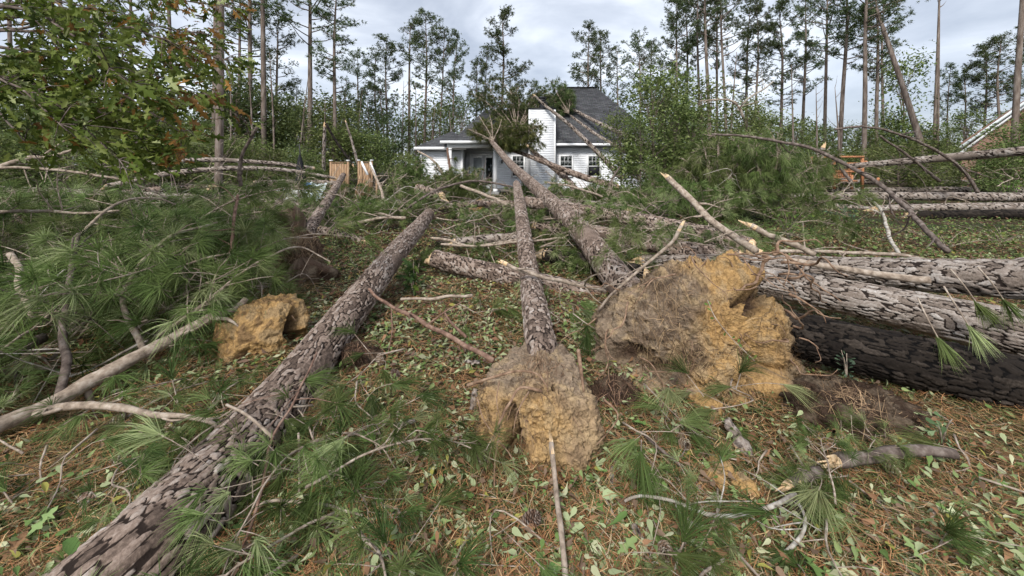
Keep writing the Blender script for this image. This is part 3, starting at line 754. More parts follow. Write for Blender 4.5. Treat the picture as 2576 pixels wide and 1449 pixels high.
# (x at base, x at top, y of top, distance, trunk width in px, kind, crown width factor)
PINE_LIST = [
    (35, 5, -500, 30, 9, 1, 1), (150, 150, -420, 31, 9, 0, 1), (232, 228, -330, 27, 11, 2, 1), (330, 330, -260, 34, 8, 3, 1), (440, 425, -420, 30, 9, 1, 1),
    (549, 590, -640, 15, 21, 2, 1), (538, 556, -420, 24, 11, 0, 1.2), (600, 606, -90, 33, 8, 4, 1), (628, 640, -260, 29, 10, 3, 1.2), (664, 668, -360, 26, 12, 0, 1.2),
    (690, 700, 20, 38, 6, 3, 1.1), (780, 780, -150, 26, 13, 4, 1.35), (842, 850, -70, 24, 8, 3, 1.2), (905, 900, 130, 40, 6, 1, 1.1), (978, 972, 92, 37, 7, 6, 1.15),
    (950, 945, 125, 42, 6, 3, 1.0), (1029, 1032, 58, 38, 7, 5, 1.3), (1066, 1070, 32, 36, 7.5, 1, 1.1), (1100, 1118, 78, 36, 8, 4, .95), (1135, 1152, 84, 36, 7, 6, .85),
    (1196, 1200, 150, 41, 6, 1, 1.0), (1222, 1226, 120, 42, 6, 3, .9), (1256, 1262, 26, 40, 7, 6, 1.15), (1302, 1300, 190, 42, 5, 3, .9),
    (1486, 1482, 66, 43, 7, 6, 1.1), (1512, 1510, 80, 46, 6, 1, 1.0), (1560, 1552, 118, 46, 6, 3, 1.0), (1612, 1605, 86, 42, 6, 4, 1.0), (1645, 1640, 105, 45, 6, 1, 1),
    (1706, 1702, -10, 36, 8, 6, 1.0), (1727, 1722, -20, 41, 7, 1, 1.0), (1764, 1758, -70, 38, 8, 4, 1), (1790, 1776, -130, 33, 10, 0, 1.1), (1803, 1806, -60, 40, 7, 1, 1), (1833, 1812, -90, 34, 9, 4, .9),
    (1874, 1888, 5, 40, 7, 3, 1.1), (1893, 1903, 2, 38, 8, 1, .9), (1965, 1958, 4, 38, 8, 6, 1.1), (2015, 2026, -20, 40, 7, 3, 1.1), (2072, 2082, -80, 34, 8.5, 4, 1), (2108, 2126, -120, 29, 12, 1, 1.1),
    (2172, 2196, -170, 26, 13, 4, 1.1), (2203, 2199, -60, 30, 11, 1, 1.1), (2222, 2226, -40, 40, 6, 3, 1), (2346, 2367, -160, 30, 10, 5, .7), (2358, 2366, -140, 30, 10, 5, .6),
    (2380, 2392, 165, 36, 7, 6, .9), (2422, 2424, 172, 40, 7, 6, 1), (2470, 2478, 110, 34, 7, 6, 1.1), (2544, 2575, -360, 17, 20, 0, 1), (2520, 2520, 90, 32, 8, 1, 1.2), (2600, 2600, 60, 34, 9, 6, 1.2),
    (1340, 1345, 205, 48, 5, 1, .9), (1400, 1402, 200, 50, 5, 3, .8), (870, 866, 230, 46, 5, 1, .9), (745, 748, 200, 40, 6, 3, 1)]
ORD = ['first', 'second', 'third', 'fourth', 'fifth', 'sixth', 'seventh', 'eighth', 'ninth', 'tenth', 'eleventh', 'twelfth', 'thirteenth', 'fourteenth', 'fifteenth', 'sixteenth', 'seventeenth', 'eighteenth', 'nineteenth', 'twentieth', 'twenty-first', 'twenty-second']
def zone_of(x):
    if x < 600: return 'behind the oak foliage and beside it'
    if x < 880: return 'between the oak foliage and the fence'
    if x < 1180: return 'between the fence and the porch'
    if x < 1440: return 'behind the white house'
    if x < 1860: return 'beyond the leafy broken tree'
    if x < 2160: return 'behind the tangle left of the play set'
    return 'beyond the play set'
PINE_LIST.sort()
_cnt = {}
for (xb, xt, yt, d, wpx, kd, cw) in PINE_LIST:
    base = P(xb, 412, d); base[2] = 0
    top = P(xt, yt, d); H = np.linalg.norm(top - base)
    z = zone_of(xb); i = _cnt.get(z, 0); _cnt[z] = i + 1
    look = 'thick near' if wpx >= 18 else ('sturdy tall' if wpx >= 10 else 'slender')
    t = thing('pine_tree', '%s pine %s, %s from left' % (look, z, ORD[i]), 'tree', tuple(base), 'standing pines along the woods')
    tm, cm, H0 = PINES[kd]
    rx = math.atan2(top[0] - base[0], top[2])
    t.rotation_euler = (0, rx, 0)
    s_tr = (wpx / F0 * d) / 0.30; s_cr = cw * H / H0 * (1.0 if H < 19 else 19 / H)
    yaw = (xb * 37 % 360) * math.pi / 180
    o = link('trunk', tm, t); o.scale = (s_tr, s_tr, H / H0) if False else (s_cr, s_cr, H / H0); o.rotation_euler = (0, 0, yaw)
    o = link('crown', cm, t); o.scale = (s_cr, s_cr, H / H0); o.rotation_euler = (0, 0, yaw)
# leaning pine against the others, far right
def leaning_pine():
    b0 = P(2352, 412, 24); b0[2] = 0; tp = P(2204, 20, 26)
    t = thing('pine_tree', 'bare pine leaning steeply to the left against its neighbours beyond the play set', 'tree', tuple(b0), 'standing pines along the woods')
    mb = MB(); tube(mb, [b0, b0 * .5 + tp * .5 + [.15, 0, -.25], tp], [.19, .16, .10], 9, .7); part('trunk', mb, M['bark_far'], t, True)
    rng = np.random.default_rng(3); O = tp + rng.normal(size=(60, 3)) * [.8, .8, .7]; cr = MB()
    needles(cr, rng, O, rng.normal(size=(60, 3)) + [0, 0, .4], 11, .27, .026, .75, .2, G_FAR, W_FAR, seg2=False); part('crown', cr, M['needle'], t)
leaning_pine()

# ---------------------------------------------------------------- broadleaf understory
def broad_proto(seed, H, Rr, nleaf, L, c0=0.25, cols=G_BROAD, wts=W_BROAD):
    rng = np.random.default_rng(seed); tr = MB()
    tube(tr, [(0, 0, -.1), (.08, .05, H * .4), (0, 0, H * .9)], [.07, .05, .012], 6, .5)
    cl = []
    for i in range(26):
        f = rng.uniform(c0, 1.0); a = rng.uniform(0, 2 * math.pi); g = (f - c0) / (1 - c0)
        ln = Rr * math.sqrt(max(.05, 1 - (g - .35) ** 2 / .55)) * rng.uniform(.35, 1.0)
        q = np.array([math.cos(a) * ln, math.sin(a) * ln, H * f])
        tube(tr, [(0, 0, H * f * .7), q * [.5, .5, .9], q], [.022, .014, .004], 4, .5, cap=False)
        cl.append(q)
    cl = np.array(cl); k = rng.integers(0, len(cl), nleaf)
    O = cl[k] + rng.normal(size=(nleaf, 3)) * [Rr * .24, Rr * .24, H * .055]
    X = rng.normal(size=(nleaf, 3)) * [1, 1, .5] + [0, 0, -.3]; Nn = rng.normal(size=(nleaf, 3)) * .7 + [0, 0, .8]
    cr = MB(); leaves(cr, rng, O, X, Nn, L * rng.uniform(.6, 1.2, nleaf), DIAM, DIAM_T, pick_cols(rng, nleaf, cols, wts))
    return tr.mesh('trunk', M['bark_far'], True), cr.mesh('crown', M['leaf'])
BROADS = [broad_proto(21, 5, 1.5, 3600, .17), broad_proto(22, 6, 1.7, 4200, .17), broad_proto(23, 4, 1.6, 3400, .16), broad_proto(24, 6.5, 1.4, 3000, .17), broad_proto(25, 3, 1.5, 3000, .15, .08)]
G_DK = [(0.055, 0.08, 0.028), (0.088, 0.12, 0.042), (0.135, 0.17, 0.065)]
BROADS += [broad_proto(26, 6, 1.6, 3800, .17, .12, G_DK, [3, 3, 2]), broad_proto(27, 4.5, 1.8, 3800, .16, .05, G_DK, [3, 3, 2])]
def place_broad(name, label, x, d, H, kd, wide=1.0, group=None, H0=(5, 6, 4, 6.5, 3, 6, 4.5)):
    b0 = P(x, 412, d); b0[2] = 0
    t = thing(name, label, 'tree', tuple(b0), group, rot=(0, 0, x * 0.7))
    s = H / H0[kd]
    for nm, me in zip(('trunk', 'crown'), BROADS[kd]):
        o = link(nm, me, t); o.scale = (s * wide, s * wide, s)
    return t
rng0 = random.Random(77)
def belt(x0, x1, n, d0, d1, y0, y1, kinds, label, group, wide=1.0, skip=None):
    for i in range(n):
        x = x0 + (x1 - x0) * (i + rng0.uniform(.1, .9)) / n; d = rng0.uniform(d0, d1)
        H = EYE + (412 - rng0.uniform(y0, y1)) / F0 * d
        kk = rng0.choice(kinds)
        if skip and skip[0] < x < skip[1]: d = max(d, 27)
        place_broad('understory_tree', label + ', %s from left' % ORD[i], x, d, H, kk, wide, group)
belt(-120, 560, 13, 17, 25, 205, 330, (0, 1, 3, 5), 'leafy understory tree in the wood edge below the oak foliage', 'understory trees at the wood edge', 1.1)
belt(540, 860, 9, 24, 30, 195, 300, (0, 1, 5, 6), 'leafy understory tree between the tall pines left of the fence', 'understory trees at the wood edge', 1.15)
belt(850, 1190, 8, 31, 40, 225, 300, (5, 3, 1), 'dark dense understory tree behind the fence and porch', 'understory trees at the wood edge', 1.15)
belt(830, 960, 3, 22, 25, 330, 370, (4, 2), 'low leafy bush at the wood edge behind the fence', 'bushes at the wood edge', 1.1)
belt(380, 760, 7, 16, 20, 330, 385, (4, 2), 'low leafy bush behind the bent fallen trunks', 'bushes at the wood edge', 1.2)
belt(-150, 380, 6, 13, 17, 330, 400, (4, 2), 'low leafy bush behind the tangle under the oak foliage', 'bushes at the wood edge', 1.2)
belt(1640, 2080, 13, 26, 38, 240, 340, (0, 1, 3, 3), 'leafy understory tree behind the pine tangle right of the house', 'understory trees at the wood edge', 1.1)
belt(2080, 2640, 12, 22, 36, 260, 360, (0, 1, 3, 3), 'leafy understory tree behind the play set', 'understory trees at the wood edge', 1.0, (2330, 2560))
belt(1650, 2380, 10, 17, 22, 350, 400, (4, 2, 6), 'low leafy bush at the far side of the clearing', 'bushes at the wood edge', 1.3)
place_broad('understory_tree', 'pale wispy tree standing alone against the sky beyond the play set', 2270, 31, 10.5, 3, .9)
place_broad('understory_tree', 'round green tree beside the brick house gable', 2545, 15.5, 3.1, 0, 1.2)
place_broad('understory_tree', 'green bush hiding the brick wall under the gable', 2462, 17.5, 2.5, 2, 1.3)
place_broad('understory_tree', 'pale green leafy bush behind the upper leaning log at right edge', 2530, 15.2, 2.0, 2, 1.0)
place_broad('understory_tree', 'leafy green bush before the fence and the wing of the white house', 1020, 15, 1.95, 4, .8)

def sapling_row(n, x0, x1, d0, d1, where):
    for i in range(n):
        x = x0 + (x1 - x0) * (i + rng0.uniform(.2, .8)) / n; d = rng0.uniform(d0, d1); b0 = P(x, 412, d); b0[2] = 0
        H = rng0.uniform(5, 9); t = thing('bare_sapling', 'slender bare trunk standing %s, %s from left' % (where, ORD[i]), 'tree', tuple(b0), 'slender bare trunks in the wood')
        mb = MB(); l = rng0.uniform(-.6, .6); C, r = tube(mb, [b0 - [0, 0, .1], b0 + [l * .3, 0, H * .5], b0 + [l, 0, H]], [.075, .055, .015], 6, .6)
        for k in range(4):
            q = C[int(len(C) * rng0.uniform(.4, .95))]; a = rng0.uniform(0, 6.28); tube(mb, [q, q + [math.cos(a) * .5, 0, .3], q + [math.cos(a) * .9, 0, .75]], [.02, .012, .005], 4, .5, cap=False)
        part('trunk', mb, M['bark_far'], t, True)
sapling_row(9, 840, 1190, 27, 34, 'between fence and porch')
sapling_row(5, 560, 830, 22, 26, 'left of the fence')
sapling_row(7, 1660, 2150, 22, 30, 'behind the pine tangle')
# ---------------------------------------------------------------- the wood behind, one dark mass
def far_wood():
    rng = np.random.default_rng(5); mb = MB(); n = 42000
    x = rng.uniform(-400, 2976, n); d = rng.uniform(42, 62, n)
    top = np.interp(x, [-400, 560, 700, 860, 1000, 1180, 1330, 1450, 1700, 2100, 2200, 2576, 2976], [190, 200, 225, 245, 225, 225, 245, 235, 275, 310, 335, 345, 340])
    top = top + 26 * vnoise(np.stack([x / 45, d * 0.08, x * 0], 1), 3) + 14 * vnoise(np.stack([x / 14, d * .1, x * 0], 1), 4)
    y = top + (415 - top) * rng.uniform(0, 1, n) ** 0.8
    O = np.stack([(x - 1288) / F0 * d, d, EYE - (y - 412) / F0 * d], 1)
    leaves(mb, rng, O, rng.normal(size=(n, 3)), rng.normal(size=(n, 3)) + [0, -.4, .6], rng.uniform(.25, .6, n), DIAM, DIAM_T, pick_cols(rng, n, G_DK + [(0.10, 0.085, 0.06)], [3, 4, 2, 2]))
    o = link('far_woodland', mb.mesh('far_woodland', M['leaf'])); tag(o, 'distant wood beyond the yard reading as one dark mass', None, None, 'stuff')
far_wood()

# ---------------------------------------------------------------- overhanging oak, upper left
G_OAK = [(0.092, 0.118, 0.020), (0.135, 0.16, 0.032), (0.062, 0.085, 0.018), (0.19, 0.21, 0.055), (0.33, 0.35, 0.16), (0.25, 0.115, 0.035), (0.16, 0.075, 0.03)]
W_OAK = [5, 6, 2.5, 3, 1.2, 1.0, .8]
def oak():
    rng = np.random.default_rng(42)
    b0 = np.array([-5.4, 3.6, 0.0])
    t = thing('oak_tree', 'olive green oak foliage with browning lobed leaves hanging over the upper left', 'tree', tuple(b0))
    mb = MB(); tube(mb, [b0 + [0, 0, -.1], b0 + [.1, 0, 2.2], b0 + [.2, 0, 5.0]], [.24, .19, .12], 12, .3); part('trunk', mb, M['bark_far'], t, True)
    top = b0 + [.15, 0, 3.3]
    tips = []
    specs = [((-60, 20), (590, 20), 3.2), ((-80, 40), (560, 150), 3.0), ((-100, 60), (500, 240), 2.9), ((-100, 90), (455, 330), 2.8), ((-100, 110), (425, 425), 2.7), ((-120, 160), (300, 400), 2.5),
             ((-120, 200), (170, 330), 2.4), ((-100, -40), (540, -30), 3.6), ((-60, 60), (480, 130), 4.2), ((-60, 120), (400, 300), 4.4), ((-120, 250), (90, 390), 3.0), ((-90, 0), (330, 210), 2.3), ((-60, 80), (545, 90), 3.9), ((-70, 150), (330, 330), 3.6), ((-60, -20), (250, 90), 2.6)]
    O = []; X = []
    for k, (a, c, d) in enumerate(specs):
        p0 = P(a[0], a[1], d + .5); p2 = P(c[0], c[1], d); p1 = (p0 + p2) / 2 + [0, 0, .16]
        mb = MB(); C, r = tube(mb, [top * .4 + p0 * .6 + [0, 0, .25], p0, p1, p2], [.022, .017, .010, .003], 6, .1, .02, k)
        lo = np.linalg.norm(C - top, axis=1)
        idx = np.nonzero(C[:, 0] > -4.2)[0]
        for i in idx[::2]:
            for s in range(4):
                dv = np.array([rng.uniform(.1, .8), rng.uniform(-.7, .7), rng.uniform(-.75, .35)]); ln = rng.uniform(.15, .55)
                q = C[i] + dv * ln
                tube(mb, [C[i], C[i] + dv * ln * .5 + [0, 0, .03], q], [.004, .003, .0015], 4, .1, cap=False)
                for m in range(rng.integers(8, 13)):
                    O.append(C[i] + dv * ln * rng.uniform(.35, 1.05) + rng.normal(size=3) * .035); X.append(dv + rng.normal(size=3) * .45 + [.3, 0, -.35])
        part('branch', mb, M['twig_dark'], t, True)
    O = np.array(O); X = np.array(X); n = len(O)
    px = 1288 + O[:, 0] / O[:, 1] * F0; py = 412 - (O[:, 2] - EYE) / O[:, 1] * F0
    keep = (py < np.interp(px, [-200, 0, 160, 300, 400, 430, 600], [380, 400, 420, 440, 445, 440, 330])) & (rng.random(n) < np.interp(py, [-100, 60, 140, 500], [.62, .62, 1, 1]))
    O, X = O[keep], X[keep]; n = len(O)
    cb = MB(); br = sstep(-.1, .55, fbm(O * 1.3, 2, 8))
    C = pick_cols(rng, n, G_OAK[:5], W_OAK[:5]); Bn = pick_cols(rng, n, G_OAK[5:], W_OAK[5:])
    sel = rng.random(n) < 0.06 + .3 * br * sstep(330, 480, px[keep]); C[sel] = Bn[sel]
    leaves(cb, rng, O, X, rng.normal(size=(n, 3)) * .85 + [0, -.25, .7], rng.uniform(.06, .125, n), OAK, OAK_T, C, .45)
    part('crown', cb, M['leaf'], t)
oak()

# ---------------------------------------------------------------- fallen trunks with modelled bark plates
def bark_tube(mb, pts, dia, ds, cw=0.04, cl=0.065, amp=0.011, seed=0, na_max=240, taper_ends=False):
    p = np.concatenate([np.asarray(pts, float), np.asarray(dia, float)[:, None] / 2], 1)
    S = smooth_path(p, ds * 1.15); C = S[:, :3]; r = S[:, 3]
    T, U, W = frames(C)
    s = np.concatenate([[0], np.cumsum(np.linalg.norm(np.diff(C, axis=0), axis=1))])
    rm = float(np.mean(r)); na = int(np.clip(2 * math.pi * r.max() / ds, 16, na_max))
    a = np.arange(na) * 2 * math.pi / na
    n = len(C)
    A, Sg = np.meshgrid(a, s, indexing='xy')              # n x na
    nu = max(6, int(round(2 * math.pi * rm / cw)))
    ca, sa = np.cos(A), np.sin(A)
    W3 = np.stack([ca.ravel() * rm * 14, sa.ravel() * rm * 14, Sg.ravel() * 11], 1)
    w1 = vnoise(W3, seed + 3).reshape(n, na); w2 = vnoise(W3 + 40, seed + 4).reshape(n, na)
    w3 = vnoise(W3 * 2.7 + 7, seed + 21).reshape(n, na); w4 = vnoise(W3 * 2.7 + 19, seed + 22).reshape(n, na)
    u = A / (2 * math.pi) * nu + 0.42 * w1 + .22 * w3; v = Sg / cl + 0.42 * w2 + .22 * w4
    u = u + .9 * vnoise(W3 * [.3, .3, .22], seed + 25).reshape(n, na); v = v + 1.3 * vnoise(W3 * [.35, .35, .3] + 3, seed + 26).reshape(n, na)
    iu, iv = np.floor(u).astype(int), np.floor(v).astype(int)
    F1 = np.full(u.shape, 9.0); F2 = np.full(u.shape, 9.0); ID = np.zeros(u.shape); ID2 = np.zeros(u.shape)
    for du in (-1, 0, 1):
        for dv in (-1, 0, 1):
            cu, cv = iu + du, iv + dv; cm = np.mod(cu, nu); z = np.zeros_like(cm)
            jx = hash01(cm, cv, z, seed + 1); jy = hash01(cm, cv, z + 1, seed + 2)
            dd = np.hypot((cu + 0.12 + 0.76 * jx - u), (cv + 0.12 + 0.76 * jy - v))
            new = dd < F1
            hid = hash01(cm, cv, z + 2, seed + 5)
            ID2 = np.where(new, ID, np.where(dd < F2, hid, ID2))
            F2 = np.where(new, F1, np.minimum(F2, dd)); ID = np.where(new, hid, ID); F1 = np.where(new, dd, F1)
    en = F2 - F1 + .13 * vnoise(W3 * 4.1, seed + 23).reshape(n, na) + .10 * vnoise(W3 * 9.3, seed + 24).reshape(n, na)
    mrg = np.abs(ID - ID2) < .12
    ed = np.where(mrg, np.maximum(sstep(0.06, 0.26, en), .62 + .2 * sstep(.0, .2, en)), sstep(0.10, 0.30, en))
    peel = sstep(.62, .8, fbm(W3 * [.22, .22, .16], 3, seed + 27).reshape(n, na)); ed = np.maximum(ed, peel * .75); ID = ID * (1 - peel) + peel * (.3 + .1 * w3)
    h = amp * (ed * (0.45 + 0.75 * ID) + 0.22 * vnoise(W3 * 3.1, seed + 7).reshape(n, na) + 0.12 * vnoise(W3 * 7, seed + 8).reshape(n, na) * ed)
    big = 0.035 * rm * 4 * vnoise(W3 * [.12, .12, .1], seed + 11).reshape(n, na)
    rr = r[:, None] + h - amp * .6 + big * .25
    if taper_ends:
        rr = rr * np.minimum(1, .3 + s / .05)[:, None]
    V = C[:, None] + rr[..., None] * (U[:, None] * ca[..., None] + W[:, None] * sa[..., None])
    i = np.arange(n - 1)[:, None] * na; j = np.arange(na)[None]; k = (j + 1) % na
    Q = np.stack([i + j, i + k, i + na + k, i + na + j], -1).reshape(-1, 4)
    mb.add(V.reshape(-1, 3), Q=Q, cell=ID.ravel(), edge=ed.ravel())
    return C, r, T, U, W

def splinter_end(t, c, d, r, seed, ln=0.25, mat='wood'):
    """Torn, pale, jagged end of a trunk."""
    rng = np.random.default_rng(seed); d = unit(np.asarray(d, float))
    u = unit(np.cross(d, [0.1, 0.2, 1.0])); w = np.cross(d, u)
    n = 18; mb = MB(); V = []
    for k, (f, o) in enumerate(((1.0, -.05), (0.97, 0.0), (.8, None), (.45, None))):
        for i in range(n):
            a = i * 2 * math.pi / n
            if o is None: L = ln * (rng.uniform(.15, 1) ** 1.5) * (1.2 - f * .4) * (1 + .8 * math.cos(a - 1))
            else: L = o
            V.append(c + d * L + (u * math.cos(a) + w * math.sin(a)) * r * f * (.96 if k else 1.0))
    V.append(c + d * ln * .2)
    Q = [(k * n + i, k * n + (i + 1) % n, (k + 1) * n + (i + 1) % n, (k + 1) * n + i) for k in range(3) for i in range(n)]
    T3 = [(3 * n + i, 3 * n + (i + 1) % n, 4 * n) for i in range(n)]
    mb.add(V, Q=Q, T=T3)
    part('broken_end', mb, M[mat], t)

def px_pts(L):
    return [P(*q[:3]) for q in L], [q[3] for q in L]

LOGS = {}
def fallen_log(key, label, L, bark='bark', ends=(True, True), cw=.030, cl=.052, amp=.010, group='fallen pine trunks', name='fallen_pine', seed=None, ext=0):
    """L rows: x, y of the trunk's middle line, distance, diameter in metres; butt first."""
    pts, dia = px_pts(L); seed = seed or (abs(hash(key)) % 1000 if False else sum(map(ord, key)) * 7)
    if ext:
        v = unit(pts[0] - pts[1]); v[2] *= .3; pts = [pts[0] + v * ext] + pts; dia = [dia[0]] + dia
    dmin = min(q[2] for q in L); ds = max(0.0074, 0.0036 * dmin)
    t = thing(name, label, 'fallen tree', (pts[0][0], pts[0][1], 0.0), group)
    mb = MB(); C, r, T, U, W = bark_tube(mb, pts, dia, ds, cw, cl, amp, seed)
    part('trunk', mb, M[bark], t, True)
    if ends[0]: splinter_end(t, C[0], -T[0], r[0], seed + 1, r[0] * 1.2)
    if ends[1]: splinter_end(t, C[-1], T[-1], r[-1], seed + 2, r[-1] * 2.2)
    LOGS[key] = (t, C, r)
    return t

# foreground
fallen_log('front', 'big scaly pine trunk slanting from the bottom left corner toward the house', [(40, 1700, 1.25, .42), (335, 1449, 1.42, .42), (555, 1200, 1.85, .385), (720, 995, 2.45, .335), (880, 785, 3.4, .30), (1000, 632, 5.0, .27), (1050, 575, 6.3, .25), (1078, 540, 7.4, .22)], cw=.025, cl=.06, amp=.011, ends=(False, True))
fallen_log('middle', 'slim scaly pine trunk running straight from the small root ball toward the house', [(1372, 925, 2.38, .215), (1362, 875, 2.55, .215), (1350, 800, 3.0, .21), (1333, 700, 3.9, .205), (1318, 590, 5.2, .2), (1306, 500, 7.4, .19), (1299, 462, 9.5, .17)], amp=.012, ends=(False, True))
fallen_log('porch', 'long pine trunk rising left from the big root ball onto the porch roof', [(1625, 785, 3.9, .38), (1590, 745, 4.2, .38), (1545, 690, 4.7, .36), (1440, 560, 6.6, .34), (1340, 465, 10.2, .31), (1280, 408, 14.0, .27), (1242, 362, 17.6, .22), (1236, 354, 18.2, .18)], cw=.032, cl=.055, amp=.013, ends=(False, True))
fallen_log('cross', 'thick short trunk lying crosswise in the middle, cut by the two long trunks', [(1092, 650, 5.3, .24), (1190, 676, 5.1, .25), (1305, 700, 4.95, .25), (1430, 728, 4.8, .25), (1545, 758, 4.6, .26)], amp=.012)
fallen_log('back_upper', 'upper of the two trunks lying slantwise behind the big root ball', [(1890, 625, 5.6, .30), (1740, 583, 6.4, .29), (1600, 553, 7.2, .28), (1450, 528, 8.0, .27), (1322, 508, 8.6, .25)], amp=.012)
fallen_log('back_lower', 'lower trunk parallel to another behind the big root ball', [(1860, 650, 5.1, .26), (1680, 622, 5.6, .25), (1560, 598, 6.1, .24), (1482, 580, 6.6, .22)], amp=.012)
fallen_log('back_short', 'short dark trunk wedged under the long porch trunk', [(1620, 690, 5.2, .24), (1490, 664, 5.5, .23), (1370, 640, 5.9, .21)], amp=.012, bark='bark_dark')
fallen_log('tangle1', 'thin dark trunk half buried in the tangle before the porch', [(1115, 520, 10.4, .17), (1200, 513, 10.2, .17), (1300, 512, 9.8, .16)], bark='bark', amp=.01)
fallen_log('tangle2', 'thin trunk half buried between the foreground trunk top and the leaning pine', [(1015, 540, 9.4, .15), (950, 551, 9.0, .15), (880, 566, 8.6, .14)], bark='bark_grey', amp=.01)
fallen_log('tangle3', 'grey trunk under the crossed limbs left of the middle trunk', [(1140, 612, 6.6, .16), (1215, 603, 6.6, .17), (1310, 596, 6.6, .17)], bark='bark_grey', amp=.01)
fallen_log('tangle4', 'dark trunk crossing behind the middle and porch trunks', [(1345, 566, 7.4, .19), (1420, 578, 7.2, .2), (1520, 600, 6.9, .2)], bark='bark', amp=.01)
fallen_log('tangle5', 'weathered trunk in the tangle below the right windows', [(1400, 505, 11.2, .18), (1480, 512, 10.8, .19), (1570, 525, 10.4, .2)], bark='bark_grey', amp=.01)
fallen_log('tangle6', 'weathered trunk low between the house and the drooping crown', [(1560, 508, 12, .18), (1650, 515, 11.6, .19), (1760, 528, 11.2, .2)], bark='bark_grey', amp=.01)
# right, near
fallen_log('right_top', 'topmost pale trunk of the near stack at the right edge', [(2760, 714, 2.9, .34), (2576, 704, 3.15, .325), (2334, 692, 3.6, .305), (2100, 679, 4.2, .28), (1925, 668, 4.7, .26), (1740, 661, 5.3, .22), (1620, 655, 5.8, .18)], ext=2.5, bark='bark_grey', cw=.030, cl=.095, amp=.014)
fallen_log('right_mid', 'middle trunk of the near stack at the right edge', [(2800, 882, 2.55, .36), (2576, 840, 2.8, .35), (2334, 790, 3.15, .335), (2120, 745, 3.55, .32), (1960, 715, 4.0, .32), (1880, 700, 4.2, .28)], ext=2.5, bark='bark_grey', cw=.030, cl=.095, amp=.014, ends=(False, False))
fallen_log('right_low', 'shade-painted dark bottom trunk of the near stack at the right edge', [(2860, 1030, 2.3, .37), (2576, 972, 2.45, .365), (2334, 918, 2.62, .355), (2120, 868, 2.8, .34), (1985, 838, 2.95, .32), (1900, 822, 3.0, .30)], ext=2.5, bark='bark_dark', cw=.03, cl=.085, amp=.016, ends=(False, False))
# right, farther
fallen_log('far1', 'long trunk lying level across the clearing at right, nearest of the pale row', [(2720, 497, 14.0, .34), (2576, 496, 14.2, .34), (2150, 493, 14.8, .30), (1745, 498, 15.5, .18)], bark='bark_grey', amp=.014)
fallen_log('far2', 'level trunk below the long pale trunk in the clearing', [(2720, 521, 12.2, .30), (2450, 521, 12.4, .29), (2205, 525, 12.7, .23)], bark='bark_grey', amp=.014)
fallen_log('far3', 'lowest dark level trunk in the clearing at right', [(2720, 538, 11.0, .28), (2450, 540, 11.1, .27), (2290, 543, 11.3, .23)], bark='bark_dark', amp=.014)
fallen_log('far3b', 'weathered stub ending beside the shrub in the clearing', [(2210, 529, 13.2, .24), (2120, 522, 13.6, .24), (2066, 518, 13.9, .22)], bark='bark_grey', amp=.012)
fallen_log('far4', 'pale level trunk just above the nearest of the row in the clearing', [(2720, 479, 16.8, .28), (2400, 477, 17.1, .27), (2050, 478, 17.6, .18)], bark='bark_grey', amp=.014)
fallen_log('far5', 'farthest level trunk in front of the play set', [(2600, 460, 20, .30), (2330, 459, 20, .29), (2080, 456, 20.5, .22)], bark='bark_grey', amp=.014)
fallen_log('far6', 'trunk propped up to the right across the play set', [(2780, 360, 11.0, .32), (2576, 380, 12.0, .30), (2380, 397, 13.6, .28), (2102, 421, 16.0, .20)], bark='bark_grey', amp=.014)
# left, farther
fallen_log('left1', 'uppermost bent trunk bowed in an arc at far left', [(790, 423, 15, .13), (680, 410, 14.6, .15), (529, 402, 14, .17), (406, 409, 13.5, .18), (300, 425, 13, .18)], bark='bark_grey', amp=.008, ends=(True, False))
fallen_log('left2', 'second bent trunk below the uppermost one at far left', [(845, 448, 14, .10), (720, 428, 13.6, .13), (600, 423, 13.2, .16), (480, 430, 12.8, .17), (388, 443, 12.4, .18), (268, 470, 12, .18)], bark='bark_grey', amp=.008)
fallen_log('left3', 'short thick pair-like trunk ending mid-left above the dark long trunk', [(240, 492, 12.6, .22), (353, 481, 12.8, .22), (529, 467, 13.2, .20)], bark='bark', amp=.01)
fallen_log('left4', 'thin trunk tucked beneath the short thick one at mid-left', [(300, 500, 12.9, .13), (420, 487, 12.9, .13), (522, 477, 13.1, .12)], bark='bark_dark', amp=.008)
fallen_log('left5', 'long dark trunk lying across the left half toward the leaning snapped pine', [(0, 478, 11.6, .25), (106, 482, 11.7, .25), (353, 491, 11.8, .25), (520, 500, 11.9, .24), (640, 507, 12.1, .22), (800, 520, 12.4, .16)], bark='bark_grey', amp=.012)
fallen_log('left6', 'far straight trunk behind the closed umbrella', [(640, 459, 17, .20), (760, 457, 17, .20), (860, 461, 17, .18)], bark='bark_grey', amp=.01)
fallen_log('left7', 'short trunk stub poking out under the long dark trunk', [(385, 516, 10.6, .18), (440, 519, 10.6, .19), (482, 522, 10.6, .18)], bark='bark', amp=.01)
fallen_log('lean', 'snapped pine leaning up from the mid-left root plate toward the fence', [(768, 606, 5.7, .20), (788, 562, 6.4, .195), (820, 512, 7.8, .185), (848, 466, 9.8, .17), (864, 440, 11.6, .15)], amp=.01)
fallen_log('low_left', 'dark trunk lying low right of the leaning snapped pine', [(806, 578, 8.6, .19), (860, 592, 8.2, .19), (920, 612, 7.8, .19)], bark='bark', amp=.01)
fallen_log('stub', 'short broken trunk chunk before the wing of the white house', [(1052, 472, 12.5, .26), (1080, 482, 12.0, .26), (1112, 494, 11.6, .26)], amp=.012)
